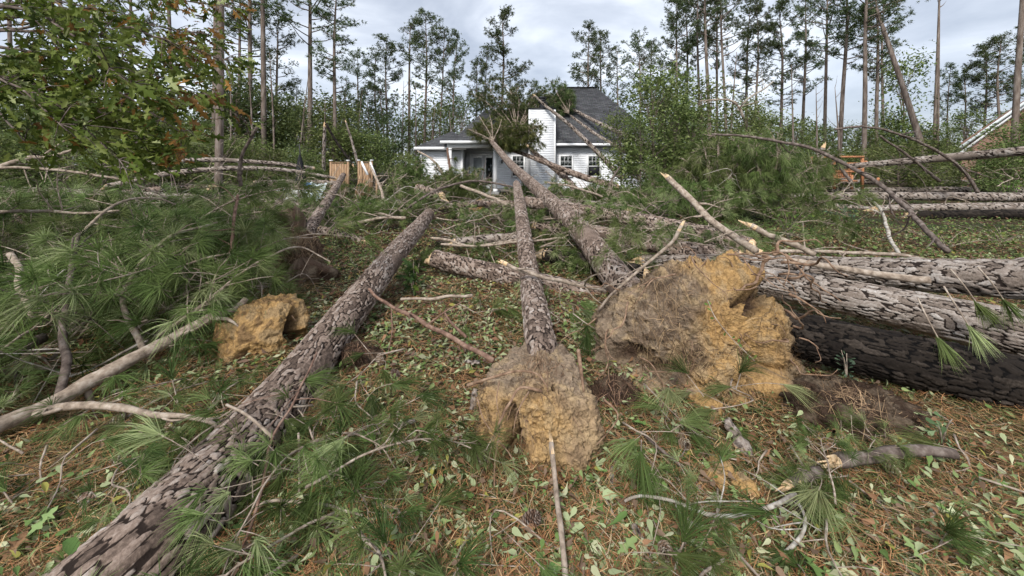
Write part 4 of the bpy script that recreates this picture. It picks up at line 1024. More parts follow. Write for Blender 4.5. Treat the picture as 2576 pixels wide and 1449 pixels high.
# by the house
fallen_log('house1', 'pine trunk crossing low over the chimney siding onto the porch roof', [(1552, 470, 17.0, .33), (1470, 446, 17.6, .31), (1380, 412, 18.4, .26), (1310, 385, 19.1, .20), (1252, 366, 19.6, .14)], amp=.014)
fallen_log('house2', 'short steep pine trunk leaning on the eave left of the chimney', [(1452, 482, 17.6, .32), (1420, 445, 18.6, .30), (1380, 412, 19.8, .27), (1345, 384, 20.8, .24), (1330, 368, 21.1, .20)], amp=.014)
fallen_log('house3', 'slender pine trunk leaning against the chimney cap', [(1562, 446, 18.8, .28), (1500, 380, 19.6, .24), (1430, 312, 20.4, .20), (1372, 266, 21.0, .16), (1345, 240, 21.3, .10)], bark='bark_grey', amp=.012)
fallen_log('house4', 'long slender pine resting on the upper main roof', [(1780, 464, 15.6, .33), (1725, 423, 17.0, .31), (1610, 358, 19.6, .28), (1515, 314, 21.8, .25), (1440, 275, 24.0, .19), (1374, 240, 25.9, .12)], bark='bark_grey', amp=.012)
fallen_log('house5', 'short mossy pine lying on the lower main roof', [(1600, 392, 20.6, .24), (1511, 346, 22.0, .22), (1455, 306, 23.2, .17), (1410, 272, 24.4, .10)], bark='bark_grey', amp=.012)
# snag with its hanging top
t = fallen_log('snag', 'upright snapped trunk with pale splintered tip beyond the fence', [(814, 430, 21, .20), (815, 370, 21, .19), (817, 318, 21, .17)], bark='bark_grey', amp=.012, ends=(False, True), name='broken_snag')
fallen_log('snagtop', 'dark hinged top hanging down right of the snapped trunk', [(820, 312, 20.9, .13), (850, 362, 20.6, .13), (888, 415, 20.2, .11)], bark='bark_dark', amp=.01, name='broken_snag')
fallen_log('snag2', 'pale leaning dead stem left of the dark woods behind the fence', [(902, 420, 22, .16), (888, 365, 22, .14), (870, 306, 22, .08)], bark='bark_grey', amp=.008, ends=(False, True), name='broken_snag')
fallen_log('snag3', 'pale mottled upright stem among the tangle left of the play set', [(2050, 450, 13, .26), (2062, 400, 13, .2), (2070, 372, 13, .15)], bark='bark_grey', amp=.012, ends=(False, True), name='broken_snag')

# ---------------------------------------------------------------- root balls
ORANGE = np.array((0.41, 0.255, 0.108)); TAN = np.array((0.37, 0.265, 0.15)); TOP = np.array((0.20, 0.15, 0.105)); DARK = np.array((0.06, 0.038, 0.026))
def star_lump(c, ells, nu, nv, amp, seed, colf, cav=()):
    """Closed lump, star-shaped about c: union of ellipsoids (centre offset, radii) with rough relief and hollows."""
    th = np.linspace(0, 2 * math.pi, nu, endpoint=False); ph = np.linspace(0.02, math.pi - 0.02, nv)
    TH, PH = np.meshgrid(th, ph, indexing='xy')
    D = np.stack([np.cos(TH) * np.sin(PH), np.sin(TH) * np.sin(PH), np.cos(PH)], -1).reshape(-1, 3)
    r = np.zeros(len(D))
    for (o, q) in ells:
        o = np.asarray(o, float); q = np.asarray(q, float)
        a = np.sum((D / q) ** 2, 1); b = -2 * np.sum(D * o / q ** 2, 1); cc = np.sum((o / q) ** 2) - 1
        disc = b * b - 4 * a * cc
        rr = np.where(disc > 0, (-b + np.sqrt(np.maximum(disc, 0))) / (2 * a), 0)
        r = np.log(np.exp(32 * r) + np.exp(32 * np.maximum(rr, 0))) / 32
    rg = np.random.default_rng(seed + 90); base = r.copy()
    for q in range(26):
        nn_ = unit(rg.normal(size=3) + [0, -.3, .1]); dn = D @ nn_; h_ = np.max(base * dn) * rg.uniform(.84, .98)
        r = np.where(dn > .2, np.minimum(r, h_ / np.maximum(dn, .2)), r)
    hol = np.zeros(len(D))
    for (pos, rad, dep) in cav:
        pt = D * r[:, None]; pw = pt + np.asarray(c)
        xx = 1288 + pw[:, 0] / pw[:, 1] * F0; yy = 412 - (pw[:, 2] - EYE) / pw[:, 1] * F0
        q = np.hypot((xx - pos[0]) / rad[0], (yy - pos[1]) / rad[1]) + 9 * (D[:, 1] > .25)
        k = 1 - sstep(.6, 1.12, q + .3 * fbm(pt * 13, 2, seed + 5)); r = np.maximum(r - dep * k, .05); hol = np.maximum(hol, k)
    pt = D * r[:, None]
    cs = 1.0 / max(.12, min(1.0, float(r.mean()) * 2.2))
    wp = pt * cs + .05 * np.stack([vnoise(pt * cs * 9, seed + 61), vnoise(pt * cs * 9 + 5, seed + 62), vnoise(pt * cs * 9 + 9, seed + 63)], 1)
    r = r + amp * (fbm(pt * 5, 3, seed) * .9 + np.abs(fbm(pt * 11, 3, seed + 3)) * -.7 + (.45 - worley(wp * 8, seed + 70)) * .85 + (.45 - worley(wp * 19, seed + 71)) * .8 + (.45 - worley(wp * 42, seed + 72)) * .7)
    V = np.asarray(c) + D * r[:, None]
    i = np.arange(nv - 1)[:, None] * nu; j = np.arange(nu)[None]; k = (j + 1) % nu
    Q = np.stack([i + nu + j, i + nu + k, i + k, i + j], -1).reshape(-1, 4)
    nV = len(V); V2 = np.concatenate([V, [np.asarray(c) + [0, 0, r[:nu].mean()]], [np.asarray(c) - [0, 0, r[-nu:].mean()]]])
    jj = np.arange(nu); kk = (jj + 1) % nu
    T3 = np.concatenate([np.stack([jj, kk, np.full(nu, nV)], 1), np.stack([(nv - 1) * nu + kk, (nv - 1) * nu + jj, np.full(nu, nV + 1)], 1)])
    hol = np.concatenate([hol, [0, 0]])
    C = colf(V2, hol)  # hollows get a dark soil colour standing in for their shade
    mb = MB(); mb.add(V2, T=T3, Q=Q, Col=C)
    return mb, V2

def mixc(a, b, t): return a * (1 - t[:, None]) + b * t[:, None]
def walk_root(rng, p, d, n, step, r0, grav=0.12, wander=.45):
    pts = [np.asarray(p, float)]; d = unit(np.asarray(d, float))
    for i in range(n):
        d = unit(d + rng.normal(size=3) * wander - [0, 0, grav]); pts.append(pts[-1] + d * step)
        if pts[-1][2] < .02: pts[-1][2] = .02
    return pts, list(np.linspace(r0, r0 * .25, n + 1))
def add_roots(t, V, n, seed, face=(0, -1, .1), r=(.0025, .007), zmin=.05, rmat='root', length=(4, 9)):
    rng = np.random.default_rng(seed); c = V.mean(0)
    out = unit(V - c); ok = np.nonzero((out @ unit(np.array(face, float)) > .15) & (V[:, 2] > zmin))[0]
    for i in range(n):
        k = rng.choice(ok); p = V[k] - out[k] * .03
        pts, rad = walk_root(rng, p, out[k] * .8 + rng.normal(size=3) * .6, rng.integers(*length), rng.uniform(.02, .05), rng.uniform(*r), .25)
        mb = MB(); tube(mb, pts, rad, 5, .02); part('root', mb, M[rmat], t, True)

def fibres(t, V, n, seed, face, zmin=.03, ln=(.05, .2), w=.003, cols=None, zone=None):
    """Fine root hairs and straw clinging to the soil."""
    rng = np.random.default_rng(seed); c = V.mean(0); out = unit(V - c)
    ok = (out @ unit(np.array(face, float)) > -.05) & (V[:, 2] > zmin)
    if zone is not None: ok &= zone(V)
    k = rng.choice(np.nonzero(ok)[0], n); o = out[k]; tg = unit(np.cross(o, rng.normal(size=(n, 3))) + [0, 0, -.5]); L = rng.uniform(*ln, (n, 1))
    A = V[k] + o * .002; Bm = A + tg * L * .5 + o * rng.uniform(0, .03, (n, 1)); Cc = A + tg * L + o * rng.uniform(-.01, .03, (n, 1)) - [0, 0, .02]
    sd = unit(np.cross(tg, o)) * w / 2
    X = np.stack([A - sd, A + sd, Bm - sd, Bm + sd, Cc], 1).reshape(-1, 3); b = np.arange(n)[:, None] * 5
    mb = MB().add(X, T=np.concatenate([b + [0, 1, 3], b + [0, 3, 2], b + [2, 3, 4]]), Col=np.repeat(pick_cols(rng, n, cols or [(0.14, 0.085, 0.05), (0.26, 0.17, 0.10), (0.36, 0.24, 0.14), (0.08, 0.05, 0.035)], [3, 3, 2, 2]), 5, 0))
    part('fine_roots', mb, M['straw'], t)['kind'] = 'stuff'

def big_ball():
    c = P(1760, 850, 2.95)
    def q(x, y, d): return P(x, y, d) - c
    ells = [(q(1760, 860, 3.0), (.50, .36, .42)), (q(1715, 765, 3.0), (.30, .3, .36)),  (q(1835, 775, 2.95), (.33, .30, .40)), (q(1870, 690, 2.9), (.23, .22, .20)), (q(1905, 820, 2.85), (.24, .26, .40)), (q(1640, 820, 3.05), (.44, .36, .38)), (q(1545, 850, 3.1), (.28, .3, .30)), (q(1800, 960, 2.75), (.22, .3, .25)), (q(1660, 960, 2.85), (.48, .34, .14)), (q(1930, 940, 2.8), (.3, .3, .16))]
    def colf(V, hol):
        x = 1288 + V[:, 0] / V[:, 1] * F0; y = 412 - (V[:, 2] - EYE) / V[:, 1] * F0
        nz = fbm(V * 4.5, 3, 31); n2 = fbm(V * 13, 3, 32)
        k = sstep(1690, 1800, x + 70 * nz) * 1.0
        C = mixc(np.tile(TOP * 1.15, (len(V), 1)), np.tile(ORANGE, (len(V), 1)), k)
        C = mixc(C, np.tile(TAN * 1.05, (len(V), 1)), sstep(.0, .55, n2) * .75)
        C = mixc(C, np.tile(DARK * 1.6, (len(V), 1)), sstep(.1, .5, -n2) * .5 * (1 - k * .55))
        C = mixc(C, np.tile(TOP * .8, (len(V), 1)), sstep(1955, 2010, x + 25 * nz))
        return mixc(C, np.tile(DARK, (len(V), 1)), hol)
    t = thing('root_ball', 'tall orange clay root plate torn up beside the near trunk stack', 'root ball', (c[0], c[1], 0))
    mb, V = star_lump(c, ells, 330, 200, .055, 3, colf, [((1918, 742), (40, 50), .2), ((1862, 742), (20, 26), .12), ((1900, 925), (32, 30), .15), ((1560, 890), (45, 30), .1)])
    part('soil', mb, M['soil'], t, True)
    add_roots(t, V, 46, 5, (.35, -.8, .35), (.002, .006))
    rng = np.random.default_rng(8)
    for (x, y, d, dx, n, r0) in [(1975, 640, 2.85, .7, 9, .012), (1900, 640, 2.8, .9, 8, .010), (1850, 635, 2.85, -.2, 5, .007), (1960, 690, 2.75, .8, 7, .009), (1985, 740, 2.7, .9, 5, .011), (1890, 690, 2.62, .3, 6, .005), (1905, 720, 2.6, -.6, 5, .005), (1930, 700, 2.6, .2, 6, .005), (1960, 860, 2.6, .3, 8, .008), (1985, 900, 2.6, .2, 8, .007), (2010, 850, 2.65, .4, 8, .006), (1560, 730, 3.0, -.5, 8, .006), (1500, 800, 3.0, -.7, 9, .006), (1520, 870, 2.9, -.6, 8, .005), (1640, 700, 2.9, -.3, 6, .005), (1920, 645, 2.75, .5, 10, .016), (1965, 660, 2.7, .3, 10, .012), (1945, 640, 2.8, 1.0, 9, .013), (1985, 700, 2.65, .1, 11, .009), (1975, 780, 2.6, -.1, 9, .010), (1995, 820, 2.6, .2, 9, .008), (1870, 650, 2.65, .1, 8, .006), (1830, 640, 2.75, .6, 9, .008), (1750, 660, 2.75, -.6, 8, .007), (1700, 690, 2.75, -.4, 9, .007), (1580, 760, 2.8, -.2, 10, .008), (1530, 830, 2.8, -.3, 10, .008), (1610, 900, 2.65, .2, 9, .006), (1690, 940, 2.55, -.2, 9, .006)]:
        pts, rad = walk_root(rng, P(x, y, d + .03), (dx, -.35, .1), n, .055, r0, .12, .4)
        mb = MB(); tube(mb, pts, rad, 6, .02); part('root', mb, M['root'], t, True)
    pxx = lambda V: 1288 + V[:, 0] / V[:, 1] * F0
    fibres(t, V, 1500, 71, (-.3, -.7, .6), zone=lambda V: pxx(V) < 1720)
    fibres(t, V, 700, 72, (.5, -.7, .3), zone=lambda V: pxx(V) > 1900)
    fibres(t, V, 900, 78, (0, -.8, .1), zone=lambda V: V[:, 2] < .3, zmin=-.02, ln=(.06, .2))
    fibres(t, V, 250, 73, (0, -1, .3), ln=(.04, .12), w=.0022)
    return t, V
BIG, BIGV = big_ball()

def small_ball():
    c = P(1350, 1030, 2.2)
    def q(x, y, d): return P(x, y, d) - c
    ells = [(q(1350, 1010, 2.25), (.29, .26, .29)), (q(1405, 1070, 2.15), (.24, .26, .32)), (q(1285, 1040, 2.2), (.2, .22, .3)), (q(1345, 930, 2.4), (.28, .26, .14)), (q(1445, 1130, 2.1), (.15, .17, .22)), (q(1232, 1090, 2.1), (.10, .14, .24)), (q(1360, 1170, 2.05), (.28, .2, .1))]
    def colf(V, hol):
        x = 1288 + V[:, 0] / V[:, 1] * F0; y = 412 - (V[:, 2] - EYE) / V[:, 1] * F0
        nz = fbm(V * 6, 3, 41); n2 = fbm(V * 15, 3, 42)
        k = sstep(965, 1060, y + 55 * nz) * (1 - .6 * sstep(1400, 1460, x + 40 * nz))
        C = mixc(np.tile(TOP * 1.35, (len(V), 1)), np.tile(ORANGE * .8 + TAN * .25, (len(V), 1)), k)
        C = mixc(C, np.tile(TAN * 1.1, (len(V), 1)), sstep(.05, .6, n2) * .6)
        C = mixc(C, np.tile(DARK * 1.8, (len(V), 1)), sstep(.15, .55, -n2) * .45)
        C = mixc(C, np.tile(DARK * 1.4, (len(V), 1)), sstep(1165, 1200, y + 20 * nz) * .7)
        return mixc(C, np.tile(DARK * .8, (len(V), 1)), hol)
    t = thing('root_ball', 'small tan root ball with a dark hollow at bottom centre', 'root ball', (c[0], c[1], 0))
    mb, V = star_lump(c, ells, 270, 170, .036, 7, colf, [((1281, 1125), (40, 100), .24), ((1264, 1045), (36, 42), .2), ((1395, 975), (9, 12), .1)])
    part('soil', mb, M['soil'], t, True)
    add_roots(t, V, 30, 9, (0, -.9, .4), (.0015, .004), rmat='root', length=(4, 8))
    heroes = [([(1365, 985, 1.98), (1310, 975, 1.97), (1285, 1010, 1.92), (1262, 1050, 1.88), (1252, 1120, 1.84), (1245, 1180, 1.82), (1243, 1240, 1.80)], .008),
              ([(1262, 1050, 1.88), (1240, 1110, 1.83), (1225, 1165, 1.80)], .007), ([(1175, 970, 2.15), (1240, 950, 2.05), (1300, 935, 2.02), (1350, 940, 2.02), (1378, 975, 1.98)], .009),
              ([(1255, 1110, 1.84), (1285, 1150, 1.81), (1302, 1210, 1.78)], .004), ([(1330, 985, 1.97), (1300, 1040, 1.9), (1290, 1100, 1.86)], .004), ([(1455, 880, 2.3), (1462, 940, 2.15), (1468, 985, 2.1)], .014),
              ([(1520, 1000, 2.05), (1555, 1040, 1.95), (1535, 1080, 1.93), (1500, 1120, 1.92)], .006), ([(1255, 960, 2.0), (1250, 1010, 1.95), (1262, 1060, 1.9)], .004), ([(1200, 1000, 2.0), (1215, 1050, 1.92), (1240, 1090, 1.88)], .004)]
    for pts, r0 in heroes:
        mb = MB(); tube(mb, [P(*p) for p in pts], list(np.linspace(r0, r0 * .4, len(pts))), 7, .02, .006, int(r0 * 1e4)); part('root', mb, M['root'], t, True)
    fibres(t, V, 350, 74, (0, -.6, .8), ln=(.03, .12), w=.0022, zone=lambda V: V[:, 2] > .38)
    fibres(t, V, 260, 75, (0, -1, .1), ln=(.03, .1), w=.002)
    fibres(t, V, 400, 76, (-.8, -.5, 0), ln=(.04, .15), w=.0025, zone=lambda V: 1288 + V[:, 0] / V[:, 1] * F0 < 1230)
    return t, V
SMALL, SMALLV = small_ball()

def left_ball():
    c = P(655, 840, 3.25)
    def q(x, y, d): return P(x, y, d) - c
    ells = [(q(655, 845, 3.2), (.36, .3, .32)), (q(605, 880, 3.15), (.24, .22, .24)), (q(705, 795, 3.25), (.24, .2, .2))]
    def colf(V, hol):
        n2 = fbm(V * 12, 3, 52); C = mixc(np.tile(ORANGE * .95, (len(V), 1)), np.tile(TAN * .8, (len(V), 1)), sstep(0, .6, n2) * .7)
        C = mixc(C, np.tile(DARK * 1.5, (len(V), 1)), sstep(.15, .5, -n2) * .6)
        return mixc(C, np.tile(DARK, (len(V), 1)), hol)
    t = thing('root_ball', 'orange clay clod beneath the pine boughs left of the foreground trunk', 'root ball', (c[0], c[1], 0))
    mb, V = star_lump(c, ells, 190, 120, .03, 11, colf, [((745, 820), (25, 50), .18)])
    part('soil', mb, M['soil'], t, True); add_roots(t, V, 14, 19, (.3, -.9, .3), (.002, .005))
    # root plate of the leaning snapped pine: an upright dark slab of soil and roots
    c = P(755, 640, 5.6)
    def q(x, y, d): return P(x, y, d) - c
    ells = [(q(722, 590, 6.0), (.30, .22, .5)), (q(750, 650, 5.6), (.34, .26, .42)), (q(815, 725, 5.0), (.3, .25, .28)), (q(780, 710, 5.0), (.36, .28, .26)), (q(735, 560, 6.1), (.2, .2, .3))]
    def colf2(V, hol):
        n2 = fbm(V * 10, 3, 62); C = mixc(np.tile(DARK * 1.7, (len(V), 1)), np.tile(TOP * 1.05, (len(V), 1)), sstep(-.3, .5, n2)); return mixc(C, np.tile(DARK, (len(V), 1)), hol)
    t = thing('root_plate', 'dark brown root plate at the foot of the leaning snapped pine', 'root ball', (c[0], c[1], 0))
    mb, V = star_lump(c, ells, 180, 120, .06, 13, colf2)
    part('soil', mb, M['soil'], t, True); add_roots(t, V, 70, 23, (-.2, -.9, .4), (.003, .009), length=(5, 12)); fibres(t, V, 1600, 77, (0, -1, .2), w=.005)
    # small torn plates by the house
    for (x, y, d, s, sd, lab) in ((1508, 502, 15.8, .42, 71, 'small brown root plate below the trunk that crosses the chimney'), (1200, 522, 12.5, .3, 72, 'small splintered orange stump in the tangle before the house')):
        c = P(x, y, d); t = thing('root_ball', lab, 'root ball', (c[0], c[1], 0))
        mb, V = star_lump(c, [((0, 0, 0), (s, s * .7, s)), ((s * .4, 0, .2 * s), (s * .6, s * .5, s * .7))], 90, 60, .07, sd, lambda V, h: mixc(np.tile(TOP * 1.4, (len(V), 1)), np.tile(ORANGE * .9, (len(V), 1)), sstep(-.2, .4, fbm(V * 5, 3, 72))))
        part('soil', mb, M['soil'], t, True); add_roots(t, V, 16, sd, (0, -.9, .4), (.006, .012))
    # churned dark root mats heaved up beside the big root plate
    for (x, y, d, rx, rz, sd, lab) in ((2140, 1035, 2.42, .42, .13, 91, 'dark mat of torn roots and humus below the dark bottom trunk'), (1545, 985, 2.5, .16, .14, 92, 'dark root mat in the gap between the two root balls'), (900, 860, 3.0, .2, .16, 93, 'dark churned soil under the foreground trunk')):
        c = P(x, y, d); c[2] = .02; t = thing('root_mat', lab, 'root mat', (c[0], c[1], 0), 'churned root mats')
        mb, V = star_lump(c, [((0, 0, 0), (rx, rx * .7, rz)), ((-rx * .4, -rx * .2, 0), (rx * .5, rx * .6, rz * .8))], 150, 90, .05, sd, lambda V, h: mixc(np.tile(DARK * .9, (len(V), 1)), np.tile(TOP * .7, (len(V), 1)), sstep(-.3, .5, fbm(V * 12, 3, 5))))
        part('soil', mb, M['soil'], t, True); fibres(t, V, int(2600 * rx), sd, (0, -.5, .9), zmin=.0, w=.003)
        add_roots(t, V, 8, sd, (0, -.5, .9), (.002, .005), zmin=.02)
    # clods of clay spilled on the litter
    for k, (x, y, d, s, lab) in enumerate(((1765, 990, 2.5, .085, 'largest orange clay spill below the tall root plate'), (1810, 1180, 1.98, .04, 'orange clay clod below the bark shard, upper one'), (1795, 1215, 1.9, .035, 'orange clay clod below the bark shard, middle one'), (1870, 1240, 1.86, .035, 'orange clay clod beside the lichen twig'), (2010, 965, 2.6, .06, 'orange clay clod beside the near trunk stack'))):
        c = P(x, y, d); c[2] = max(.02, c[2] * .5); t = thing('clay_clod', lab, 'clod', tuple(c), 'clay clods spilled on the litter')
        mb, V = star_lump(c, [((0, 0, 0), (s * 1.3, s * 1.5, s * .75)), ((s * .5, -s * .8, 0), (s * .7, s * .9, s * .5))], 80, 50, s * .22, 80 + k, lambda V, h: mixc(np.tile(ORANGE * 1.05, (len(V), 1)), np.tile(TAN, (len(V), 1)), sstep(-.1, .5, fbm(V * 22, 2, 5))))
        part('soil', mb, M['soil'], t, True)
left_ball()

# ---------------------------------------------------------------- loose branches
def px_branch(label, L, w, mat='twig', group='broken branches in the tangle', name='broken_branch', twigs=0, tuft=0, seed=1, end=False, cat='branch', wob=.012):
    """L rows x, y, distance along the stem; w = (start, end) thickness in px of the 2576 wide picture."""
    pts = [P(*q) for q in L]; n = len(pts)
    rad = [max(.0015, (w[0] + (w[1] - w[0]) * i / (n - 1)) / 2 / F0 * L[i][2]) for i in range(n)]
    t = thing(name, label, cat, tuple(pts[0]), group)
    rng = np.random.default_rng(seed); mb = MB()
    C, r = tube(mb, pts, rad, 8, .035, wob, seed)
    part('stem', mb, M[mat], t, True)
    if end: splinter_end(t, C[0], C[0] - C[3], r[0] * .95, seed + 3, r[0] * 3.0)
    O = []; D = []
    for k in range(twigs):
        i = int(rng.uniform(.15, .95) * (len(C) - 2)); d = unit(C[i + 1] - C[i]); dv = unit(d * .7 + rng.normal(size=3) * [.8, .8, .6] + [0, 0, .15])
        ln = rng.uniform(.12, .45) * min(1.6, .5 + L[0][2] / 5)
        q = C[i] + dv * ln + [0, 0, -.06 * ln]
        m2 = MB(); tube(m2, [C[i], C[i] + dv * ln * .5 + rng.normal(size=3) * .03, q], [r[i] * .45, r[i] * .35, .002], 5, .05, .008, k)
        part('twig', m2, M[mat], t, True)
        if k < tuft: O.append(q); D.append(dv)
    if tuft and O:
        mb = MB(); dd = L[0][2]; needles(mb, rng, np.array(O), np.array(D), 46, .2, max(.0035, .0013 * dd), .75, .35, G_PINE, W_PINE)
        part('needles', mb, M['needle'], t)
    return t

B = px_branch
B('thick bare limb slanting up from the left edge over the boughs', [(-90, 1105, 2.05), (0, 1068, 2.15), (140, 1010, 2.35), (360, 890, 2.7), (500, 815, 2.95), (590, 778, 3.1), (618, 752, 3.15)], (50, 14), 'twig', twigs=6, tuft=2, seed=2)
B('slim curving side limb running right below the thick bare limb', [(90, 1040, 2.25), (200, 1020, 2.2), (300, 1022, 2.15), (400, 1042, 2.1), (520, 1056, 2.05), (545, 1075, 2.03)], (22, 7), 'twig', twigs=5, tuft=3, seed=3)
B('upright brown limb rising from the thick bare limb at far left', [(150, 1000, 2.4), (160, 920, 2.5), (155, 830, 2.7), (165, 740, 2.9), (185, 650, 3.1), (200, 590, 3.2)], (20, 9), 'twig_dark', twigs=4, tuft=3, seed=4)
B('snaking pale limb arching across the upper left boughs', [(200, 590, 3.3), (230, 560, 3.4), (300, 510, 3.6), (390, 498, 3.8), (440, 515, 3.9)], (9, 4), 'twig', twigs=4, tuft=4, seed=5)
B('forked grey limb in the middle of the left boughs', [(365, 895, 2.8), (335, 830, 2.9), (310, 770, 3.0), (320, 715, 3.1), (370, 645, 3.3), (440, 590, 3.5), (545, 560, 3.8)], (15, 5), 'twig', twigs=6, tuft=5, seed=6)
B('long thin limb climbing right from the forked grey limb', [(322, 715, 3.1), (430, 680, 3.3), (520, 650, 3.5), (620, 632, 3.7)], (8, 4), 'twig', twigs=5, tuft=5, seed=7)
B('thin limb rising along the orange clod to the root plate', [(395, 845, 2.8), (520, 760, 3.0), (600, 690, 3.2), (690, 640, 3.4), (760, 622, 3.6), (830, 660, 3.5)], (9, 3), 'twig', twigs=6, tuft=5, seed=8)
B('crooked upright dark snag branch with knobby tip above the left boughs', [(605, 470, 4.2), (605, 430, 4.2), (610, 390, 4.2), (630, 350, 4.2), (650, 320, 4.2)], (9, 7), 'twig_dark', twigs=2, tuft=0, seed=9)
B('straight reddish upright branch under the crooked dark snag', [(583, 665, 3.6), (585, 600, 3.7), (590, 540, 3.9), (598, 490, 4.1)], (9, 6), 'twig_red', twigs=3, tuft=1, seed=10)
B('tan limb across the far left edge near the oak foliage', [(-30, 432, 5.0), (60, 400, 5.1), (120, 395, 5.2), (180, 378, 5.3)], (14, 6), 'twig', twigs=3, tuft=0, seed=11, end=True)
B('long arching limb from the left edge, upper one, below the oak foliage', [(-40, 424, 4.6), (60, 422, 4.7), (180, 432, 4.8), (320, 456, 5.0), (420, 500, 5.2)], (8, 4), 'twig', twigs=6, tuft=5, seed=12)
B('level limb from the left edge amid the boughs', [(-40, 533, 4.0), (100, 530, 4.1), (200, 536, 4.2), (300, 530, 4.3)], (9, 5), 'twig', twigs=6, tuft=5, seed=13)
B('short hooked limb at the left edge low in the boughs', [(20, 640, 3.0), (45, 670, 2.9), (50, 720, 2.8), (80, 800, 2.7)], (14, 12), 'twig', twigs=2, tuft=1, seed=14)
B('thick dark limb end at the left edge beside the needle fans', [(-60, 930, 2.5), (30, 890, 2.7), (110, 850, 2.9)], (36, 26), 'twig_dark', twigs=1, seed=15)
B('reddish peeling branch propped between foreground trunk and small root ball', [(925, 727, 3.45), (985, 770, 3.2), (1060, 808, 2.95), (1150, 860, 2.75), (1240, 908, 2.55)], (7, 13), 'twig_red', twigs=3, seed=16, wob=.02)
B('bare grey pole lying across the slim middle trunk', [(1268, 660, 3.7), (1340, 690, 3.6), (1430, 712, 3.7), (1525, 732, 3.8)], (11, 8), 'twig', twigs=4, seed=17, end=True)
B('upright slanting grey branch with broken tip left of the big root ball', [(1714, 568, 2.95), (1680, 615, 3.0), (1627, 665, 3.05), (1560, 720, 3.1), (1505, 778, 3.15)], (9, 6), 'twig', twigs=3, seed=18, end=True)
B('thick broken limb with pale torn tip slanting down to the big root ball', [(1682, 447, 5.2), (1735, 500, 4.9), (1790, 555, 4.6), (1850, 598, 4.3), (1900, 632, 4.0)], (16, 20), 'twig', twigs=3, seed=19, end=True)
B('short limb with orange torn tip just right of the big root ball', [(1888, 568, 4.0), (1935, 592, 3.95), (2000, 616, 3.9), (2050, 640, 3.85)], (14, 15), 'twig', twigs=1, seed=20, end=True)
B('barkless pole lying along the top trunk of the near stack', [(1970, 655, 3.75), (2080, 668, 3.6), (2200, 688, 3.45), (2340, 705, 3.25)], (13, 19), 'twig', seed=21)
B('thin bare limb lying behind the near trunk stack', [(1960, 632, 4.6), (2100, 634, 4.5), (2250, 640, 4.4), (2340, 655, 4.3)], (9, 8), 'twig', twigs=5, seed=22)
B('long dark arching limb reaching from the tangle down to the near trunk stack', [(1790, 338, 6.6), (1872, 342, 6.5), (1960, 356, 6.3), (2034, 370, 6.1), (2105, 402, 5.8), (2193, 451, 5.4), (2264, 506, 5.0), (2320, 570, 4.6), (2386, 634, 4.2)], (5, 13), 'twig_dark', twigs=7, tuft=0, seed=23)
B('dark limb arching high at right down to the level trunks', [(2100, 325, 9), (2172, 319, 9), (2246, 332, 9), (2352, 377, 9), (2423, 430, 9), (2461, 485, 9)], (5, 8), 'twig_dark', twigs=6, seed=24)
B('dark limb left of the high arching one at right', [(2214, 342, 9.5), (2299, 402, 9.5), (2330, 430, 9.5), (2362, 456, 9.5)], (5, 8), 'twig_dark', twigs=5, seed=25)
B('white barked crooked branch standing in the clearing at right', [(2262, 640, 5.2), (2235, 590, 5.6), (2225, 545, 6.0), (2205, 515, 6.4), (2150, 470, 7.0)], (9, 5), 'twig_pale', twigs=4, seed=26)
B('leaning grey limb rising beside the mottled stem', [(2165, 485, 11), (2120, 430, 11.5), (2095, 390, 12)], (9, 7), 'twig_dark', twigs=3, seed=27)
B('high broken branch with pale tip above the pine tangle', [(1870, 295, 10), (1852, 262, 10), (1820, 250, 10), (1760, 255, 10)], (6, 3), 'twig', twigs=8, seed=28)
B('pale forked branch rising above the pine tangle', [(1855, 278, 10.2), (1880, 250, 10.2), (1920, 225, 10.3), (1945, 205, 10.3)], (6, 3), 'twig_pale', twigs=4, seed=29)
B('upright stick with torn tip standing at bottom centre', [(1388, 1112, 1.84), (1400, 1200, 1.72), (1408, 1300, 1.56), (1416, 1400, 1.43), (1420, 1500, 1.33)], (12, 16), 'twig', seed=30, end=True)
B('fat rotten branch half buried in litter at lower right', [(2110, 1160, 1.9), (2180, 1148, 1.93), (2270, 1135, 1.97), (2340, 1138, 1.96), (2405, 1142, 1.95)], (30, 22), 'twig_dark', seed=31, end=True)
B('short rotten branch stub with pale end at lower right', [(1985, 1215, 1.8), (2020, 1200, 1.82), (2062, 1190, 1.85)], (22, 28), 'twig_dark', seed=32, end=True)
B('lichen spotted twig curving across the lower right litter', [(1570, 1262, 1.68), (1610, 1248, 1.7), (1700, 1262, 1.68), (1780, 1288, 1.64), (1850, 1295, 1.63), (1930, 1275, 1.66), (2000, 1245, 1.72)], (6, 11), 'twig_pale', twigs=5, tuft=2, seed=33)
B('lichen twig bent downward below the rotten stub', [(2010, 1262, 1.7), (2030, 1300, 1.64), (2020, 1345, 1.56), (1975, 1395, 1.49)], (7, 9), 'twig_pale', twigs=3, seed=34)
B('dark twig lying left of the fallen clay clods', [(1610, 1085, 2.05), (1680, 1150, 1.97), (1740, 1200, 1.9), (1790, 1290, 1.8)], (6, 8), 'twig_dark', twigs=4, seed=35)
B('long brown twig standing before the foreground trunk', [(800, 885, 2.45), (746, 1006, 2.1), (685, 1101, 1.85), (658, 1220, 1.66), (620, 1346, 1.52), (570, 1460, 1.4)], (5, 10), 'twig_red', twigs=4, tuft=3, seed=36)
B('twig arching right from the long brown twig', [(648, 1280, 1.62), (690, 1263, 1.66), (815, 1274, 1.66), (911, 1293, 1.62)], (8, 6), 'twig', twigs=3, tuft=2, seed=37)
B('dark twig along the bottom edge left of centre', [(580, 1462, 1.42), (700, 1415, 1.47), (820, 1370, 1.53), (900, 1318, 1.6)], (9, 6), 'twig_dark', twigs=4, tuft=3, seed=38)
